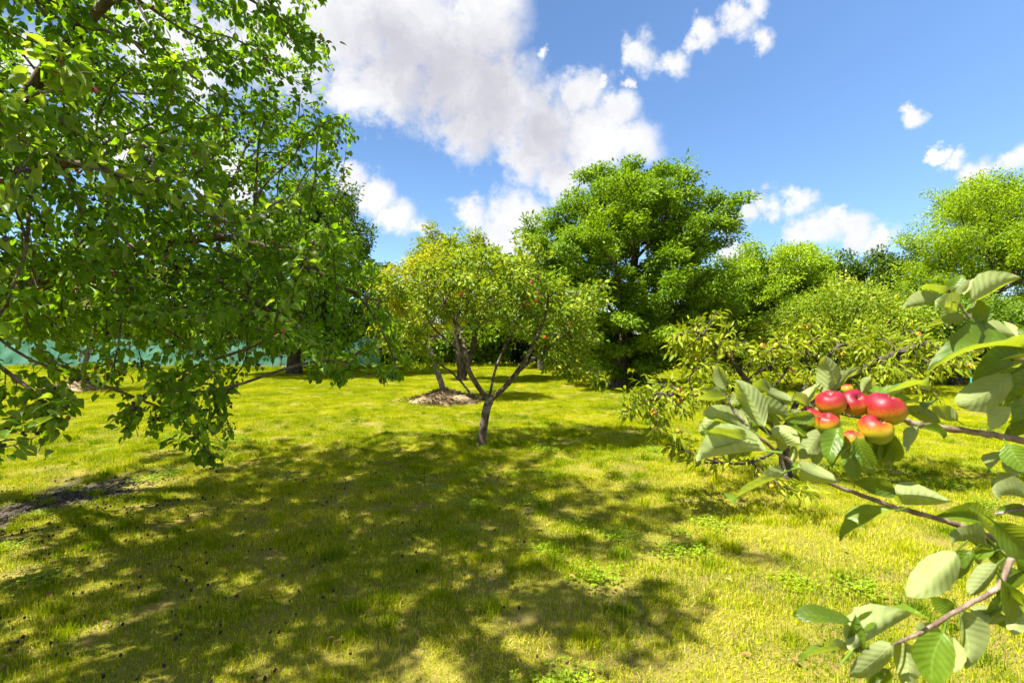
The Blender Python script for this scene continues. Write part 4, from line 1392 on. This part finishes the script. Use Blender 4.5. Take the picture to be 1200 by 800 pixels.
for (cx, cyy, sp_, nn_, dd_) in [(868, 490, 26, 9, .735), (925, 480, 24, 7, .77), (960, 520, 22, 6, .76), (1000, 530, 22, 5, .77), (1070, 480, 22, 4, .80), (1180, 470, 26, 7, .83),
                                 (1185, 560, 22, 4, .79), (1160, 650, 24, 6, .73), (1190, 720, 20, 5, .71), (1095, 760, 24, 4, .69), (1130, 355, 22, 4, .80), (1185, 400, 18, 4, .82)]:
    for _ in range(nn_):                      # smaller leaves filling the rosettes
        bx, by = cx + rf.normal(0, sp_ * 0.5), cyy + rf.normal(0, sp_ * 0.4)
        an, ln = rf.uniform(0, 2 * math.pi), rf.uniform(26, 52)
        LV.append((bx, by, bx + ln * math.cos(an), by + ln * math.sin(an) * 0.7, ln * rf.uniform(0.25, 0.5), int(rf.random() < 0.35), dd_ + rf.uniform(0.0, 0.03)))
avar = [broad_leaf('leaf', rl, M['apple_near']) for _ in range(8)]
camp = np.array([0, 0, EYE])
for q, (bx, by, tx, ty, wv, upper, dd_) in enumerate(LV):
    db = dd_ + rf.uniform(-0.006, 0.006)
    Bp, Tp = px(bx, by, db), px(tx, ty, db + rf.uniform(-0.022, 0.022))
    ax = Tp - Bp
    L = float(np.linalg.norm(ax))
    v = unit((Bp + Tp) / 2 - camp)
    side = unit(np.cross(ax, v))
    n0 = unit(np.cross(side, ax))
    if np.dot(n0, v) > 0:
        n0 = -n0
    wm = wv / FPX * db * 0.97
    W = max(wm, 0.46 * L)
    roll = math.acos(min(1.0, wm / W))
    s = 1.0 if side[2] > 0 else -1.0
    if not upper:
        s = -s
    nn = n0 * math.cos(roll) + side * math.sin(roll) * s
    if not upper:
        nn = -nn
    o = obj('leaf', avar[q % 8], at)
    o.matrix_basis = leaf_matrix(Bp, ax, nn, L * 1.03, W)

# the rest of that tree's crown, beside the camera
cr = crown(rf, 600, [(AT + (0.55, 0.1, 2.1), (1.0, 1.0, 0.8))], clumps=90, sig=0.15)
cr = cr[(cr[:, 0] > cr[:, 1] * 1.06 + 0.12)]
pts, par = trunk_path([fork, AT + (0.05, 0.1, 1.5), AT + (0.25, 0.1, 2.1)], 6)
P, par = grow(rf, np.array(pts), par, cr, 0.09, 0.12)
ask = Skeleton(P, par, 0.04, 0.003)
V, F = ask.tubes()
obj('boughs', mesh_np('boughs', V, F, M['bark_grey'], True), at)
lv2 = scatter_leaves(rf, ask, 3800, 3, 0.06, 0.085, 0.52, 0.35, gamma=1.3)
k = lv2[0][:, 0] > lv2[0][:, 1] * 1.06 + 0.12
obj('crown', leaf_mesh('crown', *[a[k] for a in lv2[:6]], 'oval', M['apple_leaf']), at, 'stuff')

APPLES = [  # x, y, width px, distance, tilt (x, y), blush, label
    (1037, 479, 43, .755, (0.25, 0.25), -0.06, 'largest ripe apple, red on top and green below, beside the brown twig end'),
    (1001, 472, 32, .775, (0.75, 0.0), 0.02, 'pinkish red apple showing its dry eye, between two red apples'),
    (974, 472, 33, .765, (0.2, -0.25), -0.05, 'bright red apple at the leafy end of the row of three red ones'),
    (1026, 503, 37, .745, (0.5, 0.3), -0.30, 'orange and green apple hanging under the largest red apple'),
    (970, 496, 26, .735, (0.3, -0.2), -0.24, 'small yellow apple with pink cheek below the bright red one'),
    (951, 489, 25, .775, (0.1, 0.2), -0.24, 'yellow apple half hidden behind a leaf beside the pink-cheeked one'),
    (1000, 515, 24, .745, (0.2, 0.1), -0.40, 'yellow green apple tucked under leaves below the cluster'),
    (993, 456, 13, .800, (0.2, 0.1), -0.45, 'tiny unripe green apple above the red row'),
]
for q, (x, y, wpx, d, tilt, bl, lab) in enumerate(APPLES):
    c = px(x, y, d)
    s = wpx / FPX * d
    eu = Euler((tilt[0] if q != 1 else 0.85, tilt[1], rf.uniform(0, 6)))
    rm = Euler((eu.x, eu.y, 0)).to_matrix() @ Matrix.Rotation(eu.z, 3, 'Z')
    sun_l = rm.inverted() @ Vector((-0.25, -0.15, 0.95))
    root = thing('apple', c, lab, 'apple', 'ripe apples on the reaching twig')
    body = obj('skin', apple_mesh('skin', M['apple_skin'], tuple(sun_l), 20, bl, 0.80 if q < 4 else 0.88, 0.05))
    body.parent = root
    body.matrix_basis = rm.to_4x4() @ Matrix.Diagonal((s, s, s, 1))
    # calyx: five dry sepals in the eye (upper side of these upturned apples) and a stalk below
    Vc, Fc = [], []
    for c5 in range(5):
        a5 = c5 * 2 * math.pi / 5
        i0 = len(Vc)
        Vc += [(0.03 * math.cos(a5 - .6), 0.03 * math.sin(a5 - .6), 0.26), (0.03 * math.cos(a5 + .6), 0.03 * math.sin(a5 + .6), 0.26), (0.13 * math.cos(a5), 0.13 * math.sin(a5), 0.40), (0.06 * math.cos(a5), 0.06 * math.sin(a5), 0.34)]
        Fc += [(i0, i0 + 1, i0 + 3), (i0 + 1, i0 + 2, i0 + 3), (i0 + 2, i0, i0 + 3)]
    ca = obj('calyx', mesh_np('calyx', np.array(Vc), np.array(Fc), M['calyx']))
    ca.parent = root
    ca.matrix_basis = body.matrix_basis
    sk_ = tube_obj('stalk', [(0, 0, -0.33), (0.02, 0, -0.5), (0.06, 0.02, -0.68)], 0.035, 0.045, M['stalk'], None, 6, 3)
    sk_.parent = root
    sk_.matrix_basis = body.matrix_basis

# ------------------------------------------------------------------ fence, house and post at the back
m, t = new_mat('turquoise_mesh_cloth')
tcn = t.n('ShaderNodeTexCoord')
nz = t.noise(tcn.outputs['Object'], 1.6, 5.0)
wv = t.n('ShaderNodeTexWave', dict(wave_type='BANDS', bands_direction='Z'), Vector=tcn.outputs['Object'], Scale=9.0, Distortion=1.0)
c = t.mix(t.step(nz, 0.3, 0.7), (0.11, 0.31, 0.23), (0.18, 0.40, 0.31))
c = t.mix(t.m('MULTIPLY', wv.outputs['Fac'], 0.2), c, (0.03, 0.15, 0.13))
p = t.n('ShaderNodeBsdfPrincipled', Base_Color=c, Roughness=0.7, Specular_IOR_Level=0.2)
tr = t.n('ShaderNodeBsdfTranslucent', Color=c)
t.n('ShaderNodeOutputMaterial', Surface=t.n('ShaderNodeMixShader', i0=0.3, i1=p, i2=tr))
M['cloth'] = m
M['post'] = plain_mat('galvanised_post', (0.22, 0.24, 0.23), (0.14, 0.15, 0.15), 20)
M['board'] = plain_mat('grey_board', (0.20, 0.17, 0.14), (0.12, 0.10, 0.085), 8, 0.9, 0.1)
FD = 25.5
fence = thing('screen_fence', (-16, FD, 0), 'turquoise mesh screen fence behind the lawn, seen under the mulberry branches', 'fence')
fr = np.random.default_rng(6)
x0 = -34.0
while x0 < -7.0:
    x1 = x0 + 2.5
    nx, nz_ = 14, 7
    V, F = [], []
    for iz in range(nz_ + 1):
        for ix in range(nx + 1):
            f = ix / nx
            sag = (0.05 + 0.03 * math.sin(x0 * 3)) * math.sin(f * math.pi) * (iz / nz_)
            V.append((x0 + 0.05 + (2.4) * f, FD - 0.04 + 0.022 * math.sin(f * 9 + x0) * math.sin(iz * 0.9 + x0) + fr.normal(0, 0.014), 0.16 + 1.36 * iz / nz_ - sag))
    for iz in range(nz_):
        for ix in range(nx):
            a0 = iz * (nx + 1) + ix
            F.append((a0, a0 + 1, a0 + nx + 2, a0 + nx + 1))
    obj('screen_panel', mesh_np('screen_panel', np.array(V), np.array(F), M['cloth'], True), fence)
    tube_obj('post', [(x0, FD, -0.1), (x0, FD, 0.8), (x0, FD, 1.62)], 0.03, 0.03, M['post'], fence, 8, 1)
    box('base_board', x0 + 0.03, x1 - 0.03, FD - 0.05, FD - 0.01, -0.02, 0.20 + fr.uniform(-.02, .02), M['board'], fence)
    x0 = x1

M['plaster'] = plain_mat('pale_plaster', (0.62, 0.60, 0.55), (0.52, 0.50, 0.45), 3)
M['tile'] = plain_mat('red_roof_tiles', (0.36, 0.12, 0.06), (0.25, 0.08, 0.045), 5, 0.85, 0.2)
M['glass'] = plain_mat('window_glass', (0.03, 0.035, 0.04), (0.02, 0.025, 0.03), 2, 0.08, 0.6)
M['white'] = plain_mat('white_paint', (0.78, 0.78, 0.76), (0.72, 0.72, 0.70), 4, 0.5)
hx, hy = -22.2, 37.0
house = thing('garden_house', (hx, hy, 0), 'small white house with red tiled roof beyond the turquoise fence', 'house')
box('wall', hx - 2.4, hx + 2.4, hy - 2, hy + 2, -0.05, 2.5, M['plaster'], house)
rt = obj('roof', mesh_np('roof', np.array([(hx - 2.8, hy - 2.4, 2.45), (hx + 2.8, hy - 2.4, 2.45), (hx + 2.8, hy + 2.4, 2.45), (hx - 2.8, hy + 2.4, 2.45), (hx - 2.8, hy, 3.7), (hx + 2.8, hy, 3.7)]),
                                np.array([(0, 1, 5, 4), (2, 3, 4, 5), (0, 3, 2, 1)]), M['tile']), house)
gb = obj('gable', mesh_np('gable', np.array([(hx - 2.4, hy - 2, 2.5), (hx - 2.4, hy + 2, 2.5), (hx - 2.4, hy, 3.5), (hx + 2.4, hy - 2, 2.5), (hx + 2.4, hy + 2, 2.5), (hx + 2.4, hy, 3.5)]),
                                  np.array([(0, 2, 1), (3, 4, 5)]), M['plaster']), house)
for wx in (-1.2, 0.9):
    wf = box('window', hx + wx - 0.5, hx + wx + 0.5, hy - 2.06, hy - 2.002, 1.0, 2.1, M['white'], house)
    box('pane', hx + wx - 0.42, hx + wx - 0.03, hy - 2.075, hy - 2.062, 1.08, 2.02, M['glass'], wf)
    box('pane', hx + wx + 0.03, hx + wx + 0.42, hy - 2.075, hy - 2.062, 1.08, 2.02, M['glass'], wf)

M['teal'] = plain_mat('turquoise_paint', (0.05, 0.30, 0.30), (0.04, 0.24, 0.25), 12, 0.5)
pb = px(1138, 450, 13.0)
pz_ = pb * np.array([1, 1, 0])
post = thing('garden_post', pz_, 'thin turquoise post standing among the orchard trees beside the reaching twigs', 'post')
tube_obj('shaft', [pz_ - (0, 0, .1), pz_ + (0, 0, .6), pz_ + (-0.05, 0, 1.12)], 0.022, 0.022, M['teal'], post, 8, 2)
tube_obj('cap', [pz_ + (-0.05, 0, 1.12), pz_ + (-0.051, 0, 1.15)], 0.030, 0.026, M['teal'], post, 8, 2)
